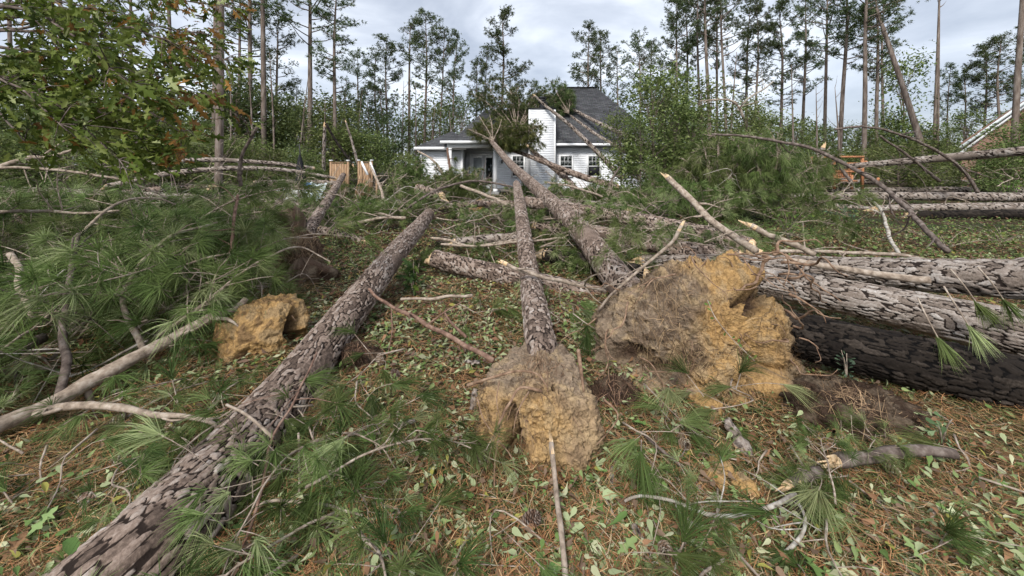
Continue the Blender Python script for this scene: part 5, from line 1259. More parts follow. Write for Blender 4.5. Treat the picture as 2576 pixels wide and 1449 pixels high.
B('short twig crossing the foreground trunk from the left', [(575, 1015, 1.98), (630, 1050, 1.9), (685, 1100, 1.85)], (6, 8), 'twig', seed=39)
B('thin twigs standing in the boughs right of the foreground trunk', [(750, 1090, 1.95), (756, 1170, 1.83), (755, 1260, 1.7), (745, 1390, 1.55)], (6, 6), 'twig', twigs=5, tuft=3, seed=40)
B('pale stick lying on the leafy ground behind the small root ball', [(1010, 752, 3.95), (1090, 750, 4.0), (1188, 742, 4.1)], (7, 8), 'twig', seed=41)
B('short red stub twig standing on the leafy ground', [(1170, 848, 3.0), (1140, 815, 3.1), (1120, 785, 3.15)], (8, 5), 'twig_red', twigs=1, seed=42)
B('forked bare limb standing before the fence, taller one', [(968, 530, 10.5), (960, 480, 11), (942, 440, 11.5), (930, 415, 12)], (9, 4), 'twig', twigs=5, seed=43)
B('long bare limb bowing over the tangle before the house wing', [(1000, 545, 9), (1060, 500, 9.5), (1120, 470, 10), (1200, 455, 10.5), (1290, 470, 10.5)], (7, 5), 'twig_dark', twigs=7, seed=44)
B('bare limb slanting down before the porch door', [(1160, 468, 10), (1220, 490, 9.5), (1290, 520, 9)], (8, 9), 'twig', twigs=5, seed=45)
B('two-metre bare limb lying before the middle trunk tops', [(1020, 548, 8), (960, 548, 8), (900, 560, 8), (840, 572, 8)], (9, 6), 'twig', twigs=5, seed=46)
B('bare limb with broken pale tip in the tangle left of the middle trunk', [(1085, 598, 6.4), (1130, 605, 6.2), (1190, 618, 6.0), (1300, 602, 6.2)], (7, 6), 'twig', twigs=5, seed=47, end=True)
B('thin long limb level in the tangle before the middle trunk', [(1110, 615, 6.0), (1200, 620, 5.9), (1290, 610, 5.8), (1420, 598, 5.8)], (6, 5), 'twig', twigs=6, seed=48)
B('bent limb rising against the house siding right of the chimney', [(1530, 500, 12), (1440, 470, 12), (1370, 458, 12.5)], (6, 4), 'twig', twigs=7, seed=49)
B('dark upright crooked twig before the right windows', [(1530, 480, 12), (1540, 450, 12), (1560, 420, 12)], (6, 4), 'twig_dark', twigs=3, seed=50)
B('bare branch leaning at the left porch column', [(1050, 380, 14), (1085, 400, 13.8), (1110, 430, 13.6), (1120, 455, 13.4)], (4, 8), 'twig', twigs=4, seed=51)
B('peeled upright branch before the left porch column', [(1125, 372, 13.5), (1130, 410, 13.5), (1138, 455, 13.5)], (5, 8), 'twig_red', twigs=3, tuft=2, seed=52)

# ---------------------------------------------------------------- pine boughs
def bough_proto(seed, ln, ntw, nn, w, L=.19, hang=0.3, seg2=True, stem_r=.012, up=.12, up2=0.1, spr=.72, flat=1.0):
    rng = np.random.default_rng(seed); st = MB()
    p = [(0, 0, 0), (ln * .35, rng.uniform(-.1, .1), up * ln), (ln * .7, rng.uniform(-.2, .2), up * ln * .9), (ln, rng.uniform(-.3, .3), 0)]
    C, r = tube(st, p, [stem_r, stem_r * .75, stem_r * .5, .003], 6, .05, .015, seed)
    O = [C[-1]]; D = [C[-1] - C[-3]]
    for k in range(ntw):
        i = int((.25 + .72 * (k + rng.random()) / ntw) * (len(C) - 2)); d = unit(C[i + 1] - C[i])
        sd = unit(np.cross(d, [0, 0, 1])) * rng.choice([-1, 1]); dv = unit(d * rng.uniform(.4, 1) + sd * rng.uniform(.4, 1.1) + np.array([0, 0, rng.uniform(-.2, .75)]))
        l2 = rng.uniform(.16, .5) * (1.1 - .5 * i / len(C)); q = C[i] + dv * l2 + [0, 0, up2 * l2]
        tube(st, [C[i], C[i] + dv * l2 * .55 + rng.normal(size=3) * .03, q], [r[i] * .5, r[i] * .4, .0025], 5, .06, cap=False)
        dq = unit(dv + [0, 0, up2 - hang]); O.append(q); D.append(dq)
        if rng.random() < .65:
            q2 = C[i] + dv * l2 * rng.uniform(.45, .75); dv2 = unit(dv + rng.normal(size=3) * .7); q3 = q2 + dv2 * rng.uniform(.08, .2)
            tube(st, [q2, (q2 + q3) / 2, q3], [.004, .003, .002], 4, .06, cap=False); O.append(q3); D.append(dv2 - np.array([0, 0, hang]))
    nd = MB(); needles(nd, rng, np.array(O), np.array(D), nn, L, w, spr, hang, G_PINE, W_PINE, seg2=seg2, flat=flat)
    return st.mesh('stem', M['twig'], True), nd.mesh('needles', M['needle'])
NEAR = [bough_proto(100 + i, 1.0 + .12 * i, 9 + i % 3, 46, .0042, .21, .3 + .1 * (i % 3)) for i in range(7)]
MID = [bough_proto(120 + i, 1.3 + .2 * i, 14, 34, .009, .23, .4, True, .014) for i in range(6)]
FAR = [bough_proto(140 + i, 1.6 + .25 * i, 20, 22, .017, .26, .5, False, .016) for i in range(5)]

def bough(label, group, proto, p, yaw, pitch=0, roll=0, s=1.0):
    t = thing('pine_bough', label, 'bough', tuple(p), group, rot=(roll, pitch, yaw), scale=(s, s, s))
    for nm, me in zip(('stem', 'needles'), proto): link(nm, me, t)
rb = random.Random(9)
G_B = 'torn green pine boughs'
def field(n, fx, fy, dpt, protos, label, s=(.8, 1.2), jit=.1, zmin=.03, pitch=(-.45, .25), ok=None):
    k = 0; tries = 0
    while k < n and tries < n * 20:
        tries += 1
        x = rb.uniform(*fx); y = fy[0] + (fy[1] - fy[0]) * (k + rb.random()) / n
        if ok and not ok(x, y): continue
        d = dpt(x, y) * rb.uniform(1 - jit, 1 + jit); p = P(x, y, d)
        if p[2] < zmin: p[2] = zmin + rb.uniform(0, .06)
        bough(label, G_B, rb.choice(protos), p, rb.uniform(0, 6.28), rb.uniform(*pitch), rb.uniform(-.5, .5), rb.uniform(*s)); k += 1
dl = lambda x, y: float(np.interp(y, [420, 490, 560, 650, 800, 960, 1050], [8.5, 7.0, 5.4, 4.4, 3.4, 2.6, 2.2]))
field(30, (-200, 330), (535, 670), dl, NEAR, 'green pine bough in the upper part of the left heap')
field(30, (250, 760), (550, 710), dl, NEAR, 'green pine bough in the left heap toward the dark root plate', ok=lambda x, y: x < 600 - (y - 470) * .25)
field(34, (-220, 330), (660, 890), dl, NEAR, 'green pine bough in the middle of the left heap above the thick bare limb')
field(24, (300, 600), (690, 810), dl, NEAR, 'green pine bough draped left of the orange clay clod', ok=lambda x, y: x < 470 - (y - 690) * .5)
field(14, (-250, 330), (880, 1000), dl, NEAR, 'green pine bough low at the left edge behind the thick bare limb', ok=lambda x, y: y < 1010 - .42 * max(x, 0))
dm = lambda x, y: float(np.interp(y, [445, 470, 500, 540, 600, 660], [17, 14.5, 11.8, 9.0, 7.0, 5.6])) * 1.03
flat = (-.2, .12)
field(10, (-100, 640), (505, 540), lambda x, y: 9.0, MID, 'green pine bough among the level trunks at far left', pitch=flat, s=(.6, .9))
field(28, (640, 1050), (485, 585), dm, MID, 'green pine bough in the tangle between fence and foreground trunk top', pitch=flat, s=(.6, .95), ok=lambda x, y: not (840 < x and y > 570))
field(36, (1050, 1560), (490, 575), dm, MID, 'green pine bough in the tangle before the porch and chimney', pitch=flat, s=(.55, .9))
field(16, (1080, 1500), (570, 660), dm, MID[:3], 'green pine bough among the crossed trunks in the middle', s=(.4, .6), pitch=flat)
field(9, (1420, 1640), (620, 770), dm, NEAR, 'green pine bough under the long porch trunk', s=(.5, .7), pitch=flat)
field(8, (1640, 1830), (575, 640), lambda x, y: 4.3, NEAR, 'bright green pine bough behind the top of the big root ball', s=(.5, .7), zmin=.3)
field(34, (1560, 2030), (470, 570), dm, MID, 'green pine bough in the tangle between house and play set', s=(.7, 1.0))
field(6, (2060, 2620), (440, 455), lambda x, y: 22, FAR, 'green pine bough behind the level trunks in the clearing', pitch=flat)
field(8, (1700, 2140), (575, 640), lambda x, y: 6.5, NEAR, 'green pine bough behind the near trunk stack', s=(.6, .9), pitch=flat)
field(9, (700, 900), (1080, 1380), lambda x, y: EYE * F0 / (y - 412) * .95, NEAR, 'green pine bough lying along the right side of the foreground trunk', s=(.5, .65), pitch=(-.1, .1))
field(4, (60, 420), (1060, 1200), lambda x, y: EYE * F0 / (y - 412) * .95, NEAR, 'green pine bough on the straw left of the foreground trunk', s=(.4, .55), pitch=(-.1, .1))
field(6, (1650, 2300), (1180, 1420), lambda x, y: EYE * F0 / (y - 412) * .96, NEAR, 'green pine bough lying in the litter at lower right', s=(.35, .5), pitch=(-.05, .1))
# bare limbs in the tangle
def bare(n, fx, fy, dpt, label, ln=(.7, 2.2), up=(.05, .7), r0=(.008, .022)):
    for k in range(n):
        x = rb.uniform(*fx); y = rb.uniform(*fy); d = dpt(x, y); p = P(x, y, d); p[2] = max(p[2], .05)
        a = rb.uniform(0, 6.28); L = rb.uniform(*ln); dv = np.array([math.cos(a), math.sin(a) * .5, rb.uniform(*up)]); dv /= np.linalg.norm(dv)
        t = thing('bare_limb', label, 'branch', tuple(p), 'bare limbs in the tangle'); q = np.random.default_rng(rb.randrange(10 ** 6)); mb = MB(); r = rb.uniform(*r0)
        C, rr = tube(mb, [p, p + dv * L * .35 + q.normal(size=3) * .1, p + dv * L * .7 + q.normal(size=3) * .14, p + dv * L + q.normal(size=3) * .15 + [0, 0, -.12 * L]], [r, r * .8, r * .55, r * .25], 6, .06, .03, k)
        for m in range(rb.randint(2, 5)):
            i = int(rb.uniform(.3, .95) * (len(C) - 1)); v2 = unit(dv + q.normal(size=3) * .8); l2 = rb.uniform(.15, .6)
            tube(mb, [C[i], C[i] + v2 * l2 * .5 + q.normal(size=3) * .05, C[i] + v2 * l2], [rr[i] * .6, rr[i] * .45, rr[i] * .25], 5, .08, .02, m, cap=False)
        part('stem', mb, M[rb.choice(['twig', 'twig', 'twig', 'twig_pale', 'twig_dark'])], t, True)
bare(34, (-60, 640), (510, 860), lambda x, y: dl(x, y) * .92, 'bare tan limb sticking out of the left pine heap', (.5, 1.5), (-.1, .6), (.004, .011))
bare(18, (-60, 640), (440, 560), lambda x, y: dl(x, y) * .95, 'thin bare limb reaching up out of the left pine heap', (.7, 1.7), (.1, .9), (.004, .009))
bare(40, (640, 1060), (475, 580), dm, 'bare limb in the tangle before the broken fence')
bare(100, (1050, 1600), (465, 640), dm, 'bare limb in the tangle before the white house', (.5, 2.0), (-.05, .6), (.006, .018))
bare(34, (1560, 2100), (430, 560), dm, 'bare limb in the tangle between house and play set')
bare(9, (2100, 2560), (450, 560), lambda x, y: 11, 'bare limb across the level trunks in the clearing', (.8, 2), (.1, 1.0))

# crowns of fallen pines, as heaps of limbs and needles
def crown_heap(label, base, c, rad, nl, nt, w, L, seed, cols=G_PINE, wts=W_PINE, hang=.4, nn=20, mat='twig', lr=.03, seg2=False):
    rng = np.random.default_rng(seed); base = np.asarray(base); c = np.asarray(c); rad = np.asarray(rad)
    t = thing('fallen_treetop', label, 'fallen tree', tuple(base), 'crowns of fallen pines')
    O = []; D = []
    for k in range(nl):
        v = unit(rng.normal(size=3)); tip = c + v * rad * rng.uniform(.6, 1.0)
        m_ = (base + tip) / 2 + rng.normal(size=3) * rad * .15 + [0, 0, rad[2] * .25]
        mb = MB(); C, r = tube(mb, [base, m_, tip], [lr, lr * .55, .006], 6, .15, .03, k)
        for q in range(nt // nl):
            i = int(rng.uniform(.3, 1) * (len(C) - 1)); dv = unit(rng.normal(size=3) + v * .5); ln = rng.uniform(.1, .45) * min(1, rad.mean())
            p2 = C[i] + dv * ln; tube(mb, [C[i], C[i] + dv * ln * .5 + [0, 0, .03], p2], [.008, .006, .003], 4, .2, cap=False)
            O.append(p2); D.append(dv + [0, 0, .35 - hang])
        part('limb', mb, M[mat], t, True)
    mb = MB(); needles(mb, rng, np.array(O), np.array(D), nn, L, w, .75, hang, cols, wts, seg2=seg2); part('needles', mb, M['needle'], t)
G_RF = [(0.065, 0.088, 0.032), (0.10, 0.13, 0.048), (0.15, 0.18, 0.07)]
G_BR = [(0.08, 0.10, 0.032), (0.125, 0.145, 0.046), (0.19, 0.19, 0.068)]
crown_heap('olive pine crown splayed over the porch roof edge', P(1238, 357, 18.3), P(1285, 338, 19.0), (2.7, .9, .85), 20, 1050, .02, .27, 201, G_BR, [3, 4, 2], .35, 22)
crown_heap('dark green pine crown fallen over the main roof left of the chimney cap', P(1300, 330, 21.6), P(1275, 236, 24.0), (2.6, 1.2, 1.5), 20, 1050, .022, .29, 202, G_RF, [3, 4, 2], .3, 22)
crown_heap('dark pine crown on the main roof ridge right of the chimney cap', P(1430, 285, 23.2), P(1385, 240, 24.4), (1.7, .9, .95), 13, 520, .022, .29, 203, G_RF, [3, 4, 2], .3, 22)
crown_heap('round pine crown standing left of the wing of the house', P(1035, 470, 14.5), P(1035, 432, 14.5), (.75, .6, .75), 12, 360, .015, .25, 204, G_PINE, W_PINE, .6, 26)
crown_heap('big drooping pale green pine crown right of the broken leafy tree', P(1800, 540, 10.5), P(1790, 420, 11), (1.5, 1.1, 1.35), 16, 640, .0115, .26, 205, G_PINE, W_PINE, .9, 30, lr=.04)
crown_heap('drooping pine crown in the tangle under the long dark limb', P(1940, 520, 10), P(1915, 412, 10.5), (1.3, 1.0, 1.1), 14, 520, .0115, .26, 206, G_PINE, W_PINE, .9, 30, lr=.04)
crown_heap('small bright pine crown before the play set', P(2050, 480, 12), P(2078, 396, 12), (.5, .5, .42), 8, 130, .013, .26, 207, G_PINE, W_PINE, .8, 30)
crown_heap('low pine crown between the white house wall and the broken leafy tree', P(1640, 520, 11.5), P(1620, 470, 11.5), (1.2, .9, .7), 10, 340, .012, .25, 208, G_PINE, W_PINE, .7, 28)
crown_heap('pine crown heap before the right end of the white house', P(1700, 500, 13), P(1680, 420, 13.5), (1.1, .9, 1.0), 10, 340, .013, .25, 209, G_PINE, W_PINE, .8, 26)
crown_heap('pine crown before the door of the white house', P(1190, 490, 12.5), P(1185, 458, 13), (1.1, .7, .55), 10, 330, .013, .25, 210, G_PINE, W_PINE, .6, 26)
crown_heap('wispy pine crown between the level trunks and the play set', P(2300, 470, 18), P(2310, 430, 18), (1.3, .8, .6), 9, 260, .016, .26, 211, G_PINE, W_PINE, .6, 24)
crown_heap('pine crown caught behind the broken fence', P(790, 450, 19), P(770, 432, 19), (1.0, .7, .5), 8, 220, .02, .26, 212, G_PINE, W_PINE, .6, 22)
crown_heap('pine crown heap before the wing of the white house', P(1110, 490, 12.8), P(1105, 456, 13), (.9, .6, .6), 10, 300, .013, .25, 213, G_PINE, W_PINE, .6, 26)
crown_heap('pine crown heap below the chimney of the white house', P(1350, 500, 12.2), P(1370, 480, 12.4), (1.0, .6, .42), 9, 220, .013, .25, 214, G_PINE, W_PINE, .6, 26)
crown_heap('pine crown heap below the right windows of the white house', P(1480, 500, 13.2), P(1490, 478, 13.5), (1.0, .6, .42), 9, 220, .013, .25, 215, G_PINE, W_PINE, .6, 26)
crown_heap('pine crown heap beside the snapped leaning pine', P(985, 505, 11.5), P(990, 484, 12), (.9, .7, .4), 9, 240, .013, .25, 216, G_PINE, W_PINE, .6, 26)
crown_heap('pine crown heap behind the long dark trunk at left', P(560, 500, 10.5), P(520, 520, 10.5), (1.4, .7, .4), 9, 260, .012, .24, 217, G_PINE, W_PINE, .6, 26)
# bare forks at the top of the porch trunk
for k, (q, lab) in enumerate((((1178, 325, 18.2), 'leftmost'), ((1205, 292, 18.3), 'second'), ((1232, 288, 18.4), 'third'), ((1262, 300, 18.5), 'rightmost'))):
    px_branch('%s bare fork sticking up from the porch trunk top' % lab, [(1240, 354, 18.0), ((1240 + q[0]) / 2 + 2, (354 + q[1]) / 2, 18.1), q], (3.6, 1.2), 'twig', twigs=5, seed=220 + k)

# broken leafy tree in front of the right end of the house
place_broad('broken_leafy_tree', 'broken leafy tree with pale olive leaves before the right end of the house', 1640, 13.0, 4.6, 3, 1.25)
place_broad('broken_leafy_tree', 'shorter leafy tree top leaning before the roof hip of the white house', 1560, 13.6, 3.3, 0, .75)
place_broad('broken_leafy_tree', 'dense leafy branch mass before the right windows of the white house', 1612, 12.6, 3.3, 3, .95)
place_broad('broken_leafy_tree', 'light leafy mass between the broken leafy tree and the pine tangle', 1700, 13.4, 4.0, 3, 1.1)
place_broad('broken_leafy_tree', 'tallest airy leafy tree behind the broken leafy tree right of the house', 1668, 14.5, 5.2, 3, 1.1)
place_broad('broken_leafy_tree', 'airy leafy tree left of the high broken branch above the tangle', 1765, 15, 4.9, 3, 1.1)
place_broad('broken_leafy_tree', 'leafy tree top above the pine tangle right of the house', 1740, 14.0, 3.7, 3, 1.1)
place_broad('broken_leafy_tree', 'yellowish leafy tree above the big drooping pine crown', 1880, 16, 4.4, 1, .9)

# ---------------------------------------------------------------- needle sprays near the camera
SPRAYS = [bough_proto(160 + i, .3 + .05 * i, 2 + i % 3, 70, .0032, .22, .45, True, .006, .04, -.1, .5, .45) for i in range(6)]
SPOTS = [(1620, 965, 2.55), (1840, 955, 2.5), (1565, 1060, 2.15), (890, 1385, 1.58), (1560, 1395, 1.56), (1830, 1405, 1.56), (790, 1010, 2.3), (560, 1045, 2.1), (720, 1195, 1.85), (1000, 1205, 1.85), (960, 1080, 2.1), (860, 1110, 2.0),
         (1930, 1130, 2.05), (1990, 1120, 2.05), (2140, 1230, 1.85), (1720, 1340, 1.64), (2240, 1420, 1.5), (1660, 1190, 1.9), (1500, 1200, 1.85), (830, 1250, 1.75), (940, 1260, 1.72), (1060, 1310, 1.66), (720, 1380, 1.58), (640, 1420, 1.52),
         (1000, 1410, 1.52), (1180, 1380, 1.58), (120, 1120, 2.0), (250, 1080, 2.1), (60, 1230, 1.8), (2080, 1350, 1.64), (2350, 1300, 1.7), (2460, 1200, 1.85), (1420, 720, 4.2), (1380, 780, 3.4), (1440, 790, 3.3), (1150, 760, 3.9), (1020, 880, 2.9), (2400, 1090, 2.1), (1010, 1000, 2.35), (900, 960, 2.5), (760, 930, 2.55), (600, 960, 2.5), (460, 950, 2.5), (1460, 1330, 1.65)]
def spray_zone(x): return 'left of the foreground trunk' if x < 640 else ('right of the foreground trunk' if x < 1150 else ('around the small root ball' if x < 1540 else 'at lower right'))
SPOTS.sort(); _zc = {}
for k, (x, y, d) in enumerate(SPOTS):
    p = P(x, y, d); p[2] = max(p[2], .05); z = spray_zone(x); q = _zc.get(z, 0); _zc[z] = q + 1
    t = thing('needle_spray', 'green long-needled pine spray on litter %s, %s from left' % (z, ORD[q]), 'pine spray', tuple(p), 'pine sprays on the litter', rot=(rb.uniform(-.3, .3), rb.uniform(0, .35), rb.uniform(-2.7, -.4)))
    for nm, me in zip(('stem', 'needles'), SPRAYS[(k * 5) % 6]): link(nm, me, t)
# fans hanging over the near trunk stack
for k, (x, y, d, yaw, lab) in enumerate(((2345, 830, 2.55, -1.4, 'left needle fan hanging over the near trunk stack'), (2420, 800, 2.5, -1.2, 'right needle fan hanging over the near trunk stack'), (2440, 745, 2.75, -.6, 'upper needle fan caught between the near stacked trunks'), (2510, 740, 2.7, -.4, 'needle fan at the right edge between the near stacked trunks'))):
    t = thing('needle_spray', lab, 'pine spray', tuple(P(x, y, d)), 'needle fans on the near stack', rot=(0, .95, yaw))
    rng = np.random.default_rng(300 + k); nd = MB(); needles(nd, rng, np.array([(.06, 0, 0.)]), np.array([(1., 0, 0)]), 90, .22, .0032, .3, .15, G_PINE[1:], W_PINE[1:])
    st = MB(); tube(st, [(-.2, .02, .03), (-.08, 0, .02), (.07, 0, 0)], [.006, .005, .003], 6, .03); link('stem', st.mesh('stem', M['twig']), t); link('needles', nd.mesh('needles', M['needle']), t)
# ---------------------------------------------------------------- small leafy plants
def plant(name, label, x, y, d, h, n, L, cols, tm, tt, spread=.5, seed=1, up=.5):
    rng = np.random.default_rng(seed); p = P(x, y, d); p[2] = max(.01, min(p[2], .05))
    t = thing(name, label, 'plant', tuple(p)); O = []; X = []
    for s in range(max(2, n // 12)):
        q = np.array([rng.normal() * spread * .6, rng.normal() * spread * .5, h * rng.uniform(.6, 1)])
        mb = MB(); C, r = tube(mb, [(0, 0, 0), q * [.4, .4, .6], q], [.006, .004, .002], 5, .04); link('stem', mb.mesh('stem', M['twig']), t)
        for k in range(12):
            i = int(rng.uniform(.25, 1) * (len(C) - 1)); dv = unit(rng.normal(size=3) + [0, -.2, .2]); O.append(C[i] + dv * .02); X.append(dv)
    O = np.array(O); n = len(O); mb = MB()
    leaves(mb, rng, O, np.array(X), rng.normal(size=(n, 3)) * .5 + [0, -.5, .8], L * rng.uniform(.7, 1.2, n), tm, tt, pick_cols(rng, n, cols, [1] * len(cols)), .15)
    link('leaves', mb.mesh('leaves', M['leaf']), t)
G_DL = [(0.05, 0.10, 0.03), (0.07, 0.13, 0.035), (0.10, 0.16, 0.03)]
G_YL = [(0.20, 0.27, 0.06), (0.13, 0.21, 0.05), (0.10, 0.17, 0.04)]
plant('oak_sprig', 'dark lobed oak sprig hugging the foreground trunk', 1040, 735, 4.4, .55, 40, .13, G_DL, OAK, OAK_T, .22, 1)
plant('leafy_shrub', 'glossy green shrub in the clearing behind the big root ball', 1985, 590, 7.6, .75, 120, .07, G_YL, SPOON, SPOON_T, .5, 2)
plant('leafy_shrub', 'bluish green shrub beside the level trunks in the clearing', 2140, 560, 9.5, .6, 100, .08, [(0.10, 0.17, 0.10), (0.13, 0.2, 0.12)], SPOON, SPOON_T, .5, 3)
plant('leafy_shrub', 'small dark sprig before the dark bottom trunk of the near stack', 2130, 920, 2.65, .25, 36, .035, [(0.07, 0.11, 0.07), (0.1, 0.15, 0.09)], SPOON, SPOON_T, .12, 4)
plant('leafy_shrub', 'yellow green bush at the right edge below the propped trunk', 2540, 470, 14.9, 1.3, 160, .12, G_YL, SPOON, SPOON_T, .7, 5)
plant('leafy_shrub', 'low green seedlings beyond the near trunk stack', 2380, 590, 7.0, .35, 140, .07, G_YL + G_DL, SPOON, SPOON_T, .9, 6)
plant('leafy_shrub', 'low seedlings at the far right beyond the near trunk stack', 2520, 580, 7.5, .35, 140, .07, G_YL + G_DL, SPOON, SPOON_T, .9, 7)
plant('leafy_shrub', 'pale seedling before the fat rotten branch', 2370, 1120, 2.1, .2, 24, .05, [(0.2, 0.27, 0.14), (0.14, 0.22, 0.1)], SPOON, SPOON_T, .08, 8)
def vine():
    pts = [P(1780, 755, 2.55), P(1800, 800, 2.45), P(1840, 850, 2.4), P(1875, 885, 2.36), P(1900, 910, 2.36)]
    t = thing('creeping_vine', 'thin vine with paired pale leaves trailing down the big root ball', 'vine', tuple(pts[0]))
    mb = MB(); C, r = tube(mb, pts, [.003] * 5, 5, .02); part('stem', mb, M['twig'], t)
    rng = np.random.default_rng(2); O = C[::2]; n = len(O); mb = MB()
    leaves(mb, rng, O, rng.normal(size=(n, 3)) + [0, -.3, 0], rng.normal(size=(n, 3)) * .4 + [0, -1, .4], .035, SPOON, SPOON_T, pick_cols(rng, n, G_YL, [1, 1, 1]), .1); part('leaves', mb, M['leaf'], t)
vine()

# ---------------------------------------------------------------- litter on the forest floor
def log_rand(rng, n, a, b): return a * (b / a) ** rng.random(n)
def floor_pts(rng, n, a, b, lift=.0):
    d = log_rand(rng, n, a, b); x = rng.uniform(-1.95, 1.95, n) * d; z = ground_z(x, d)
    return np.stack([x, d, z + lift], 1), d
def blades(rng, n, a, b, cols, wts, ln, w, lift, tilt=.12, swirl=None):
    O, d = floor_pts(rng, n, a, b)
    O[:, 2] += rng.random(n) ** 2 * lift + .004
    yaw = rng.uniform(0, 2 * math.pi, n)
    if swirl is not None: yaw = swirl(O) + rng.normal(size=n) * .9
    dr = unit(np.stack([np.cos(yaw), np.sin(yaw), rng.normal(size=n) * tilt], 1)); L = rng.uniform(*ln, n)[:, None]
    sd = np.stack([-np.sin(yaw), np.cos(yaw), np.zeros(n)], 1) * (w * np.maximum(1, d / 2.4))[:, None] / 2
    bend = np.stack([-np.sin(yaw), np.cos(yaw), np.zeros(n)], 1) * (rng.normal(size=n) * .02)[:, None]
    A = O - dr * L / 2; Bm = O + bend + [0, 0, .006]; Cc = O + dr * L / 2
    for q in (A, Cc): q[:, 2] = np.maximum(q[:, 2], O[:, 2] - .006)
    V = np.stack([A - sd * .6, A + sd * .6, Bm - sd, Bm + sd, Cc], 1).reshape(-1, 3)
    k = np.arange(n)[:, None] * 5; T = np.concatenate([k + [0, 1, 3], k + [0, 3, 2], k + [2, 3, 4]])
    return MB().add(V, T=T, Col=np.repeat(pick_cols(rng, n, cols, wts, .25), 5, 0))
rng = np.random.default_rng(1)
STRAW = [(0.38, 0.19, 0.09), (0.28, 0.12, 0.055), (0.52, 0.34, 0.18), (0.16, 0.085, 0.045), (0.34, 0.26, 0.17)]
mb = blades(rng, 80000, 1.0, 9, STRAW, [4, 3, 2, 2, 1.5], (.10, .22), .0032, .05)
o = link('pine_straw', mb.mesh('pine_straw', M['straw'])); tag(o, 'rusty brown pine straw strewn over the forest floor', None, None, 'stuff')
mb = blades(rng, 40000, 1.0, 8, G_PINE + [(0.17, 0.2, 0.085)], [2, 3, 3, 2, 1.5], (.12, .22), .0034, .05)
o = link('green_needle_litter', mb.mesh('green_needle_litter', M['needle'])); tag(o, 'loose green pine needles strewn over the forest floor', None, None, 'stuff')

LEAFC = [(0.36, 0.41, 0.22), (0.24, 0.31, 0.12), (0.14, 0.22, 0.065), (0.46, 0.47, 0.29), (0.30, 0.17, 0.09), (0.34, 0.32, 0.08), (0.22, 0.15, 0.10)]
LEAFW = [3.5, 3, 2.2, 1.8, 2.4, .5, 2.6]
def leaf_field(n, a, b, L, tm, tt, lift, tilt, dens=None, cols=LEAFC, wts=LEAFW, curl=.35):
    O, d = floor_pts(rng, n, a, b, .012); O[:, 2] += rng.random(n) * lift
    if dens is not None:
        k = rng.random(n) < dens(O); O, d = O[k], d[k]
    n = len(O); X = rng.normal(size=(n, 3)); X[:, 2] *= tilt; N = rng.normal(size=(n, 3)) * tilt * 1.2 + [0, 0, 1]
    mb = MB(); leaves(mb, rng, O, X, N, rng.uniform(*L, n), tm, tt, pick_cols(rng, n, cols, wts), curl); return mb
patch = lambda O: .12 + .88 * sstep(-.3, .3, fbm(O * [2.6, 2.6, 0], 2, 78)) * .6 + .35 * sstep(-.45, .25, fbm(O * [1.1, 1.1, 0], 3, 77))
mb = leaf_field(32000, 1.05, 4.2, (.018, .07), SPOON, SPOON_T, .06, .32, patch)
o = link('leaf_litter', mb.mesh('leaf_litter', M['litter'])); tag(o, 'pale green and brown leaves littering the near forest floor', None, None, 'stuff')
mb = leaf_field(60000, 2.8, 9.5, (.03, .075), DIAM, DIAM_T, .06, .28, patch)
o = link('leaf_litter', mb.mesh('leaf_litter', M['litter'])); tag(o, 'pale leaves littering the ground around the crossed trunks', None, None, 'stuff')
mb = leaf_field(55000, 5.5, 26, (.04, .10), DIAM, DIAM_T, .06, .5, None, LEAFC[1:3] + G_BROAD + [(0.2, 0.12, 0.07), (0.12, 0.08, 0.05)], [1, 2, 3, 3, 2, .7, 2, 2])
o = link('ground_cover', mb.mesh('ground_cover', M['litter'])); tag(o, 'low green ground cover and debris across the far clearing', None, None, 'stuff')
# twiglets
tw = MB(); O, d = floor_pts(rng, 500, 1.2, 6, .015)
for p in O:
    a = rng.uniform(0, 6.28); L = rng.uniform(.06, .28); dv = np.array([math.cos(a), math.sin(a), rng.uniform(-.05, .12)]); r = rng.uniform(.0015, .0045)
    tube(tw, [p, p + dv * L * .5 + rng.normal(size=3) * .012, p + dv * L], [r, r * .8, r * .5], 4, .08, cap=False)
o = link('twig_litter', tw.mesh('twig_litter', M['twig'])); tag(o, 'small broken twigs scattered over the litter', None, None, 'stuff')

# single large leaves one can pick out
def leaf_one(tm, tt, c, seed):
    r_ = np.random.default_rng(seed); mb = MB(); leaves(mb, r_, np.zeros((1, 3)), np.array([[1., 0, 0]]), np.array([[0, 0, 1.]]), 1.0, tm, tt, np.array([c]), .4); return mb.mesh('fallen_leaf', M['litter'])
LEAF1 = [(leaf_one(OAK, OAK_T, LEAFC[i], 400 + i), n) for i, n in ((0, 'pale'), (1, 'green'), (3, 'pale'), (2, 'green'), (4, 'brown'))] + [(leaf_one(SPOON, SPOON_T, LEAFC[i], 410 + i), n) for i, n in ((0, 'pale'), (1, 'green'), (2, 'green'))]
for k in range(230):
    d = 1.25 * (4.4 / 1.25) ** rb.random(); x = rb.uniform(-1.4, 1.4) * d; me, cn = rb.choice(LEAF1)
    z = float(ground_z(x, d)[0]) + rb.uniform(.025, .06)
    o = link('fallen_leaf', me); s = rb.uniform(.07, .13); o.location = (x, d, z); o.scale = (s, s, s); o.rotation_euler = (rb.uniform(-.45, .45), rb.uniform(-.45, .45), rb.uniform(0, 6.28))
    side = 'left of the foreground trunk' if x < -0.62 * d + .35 and d < 2.6 else ('right of the small root ball' if x > .25 * d else 'on the open ground in the middle')
    tag(o, '%s fallen leaf lying %s' % (cn, side), 'leaf', 'single fallen leaves')

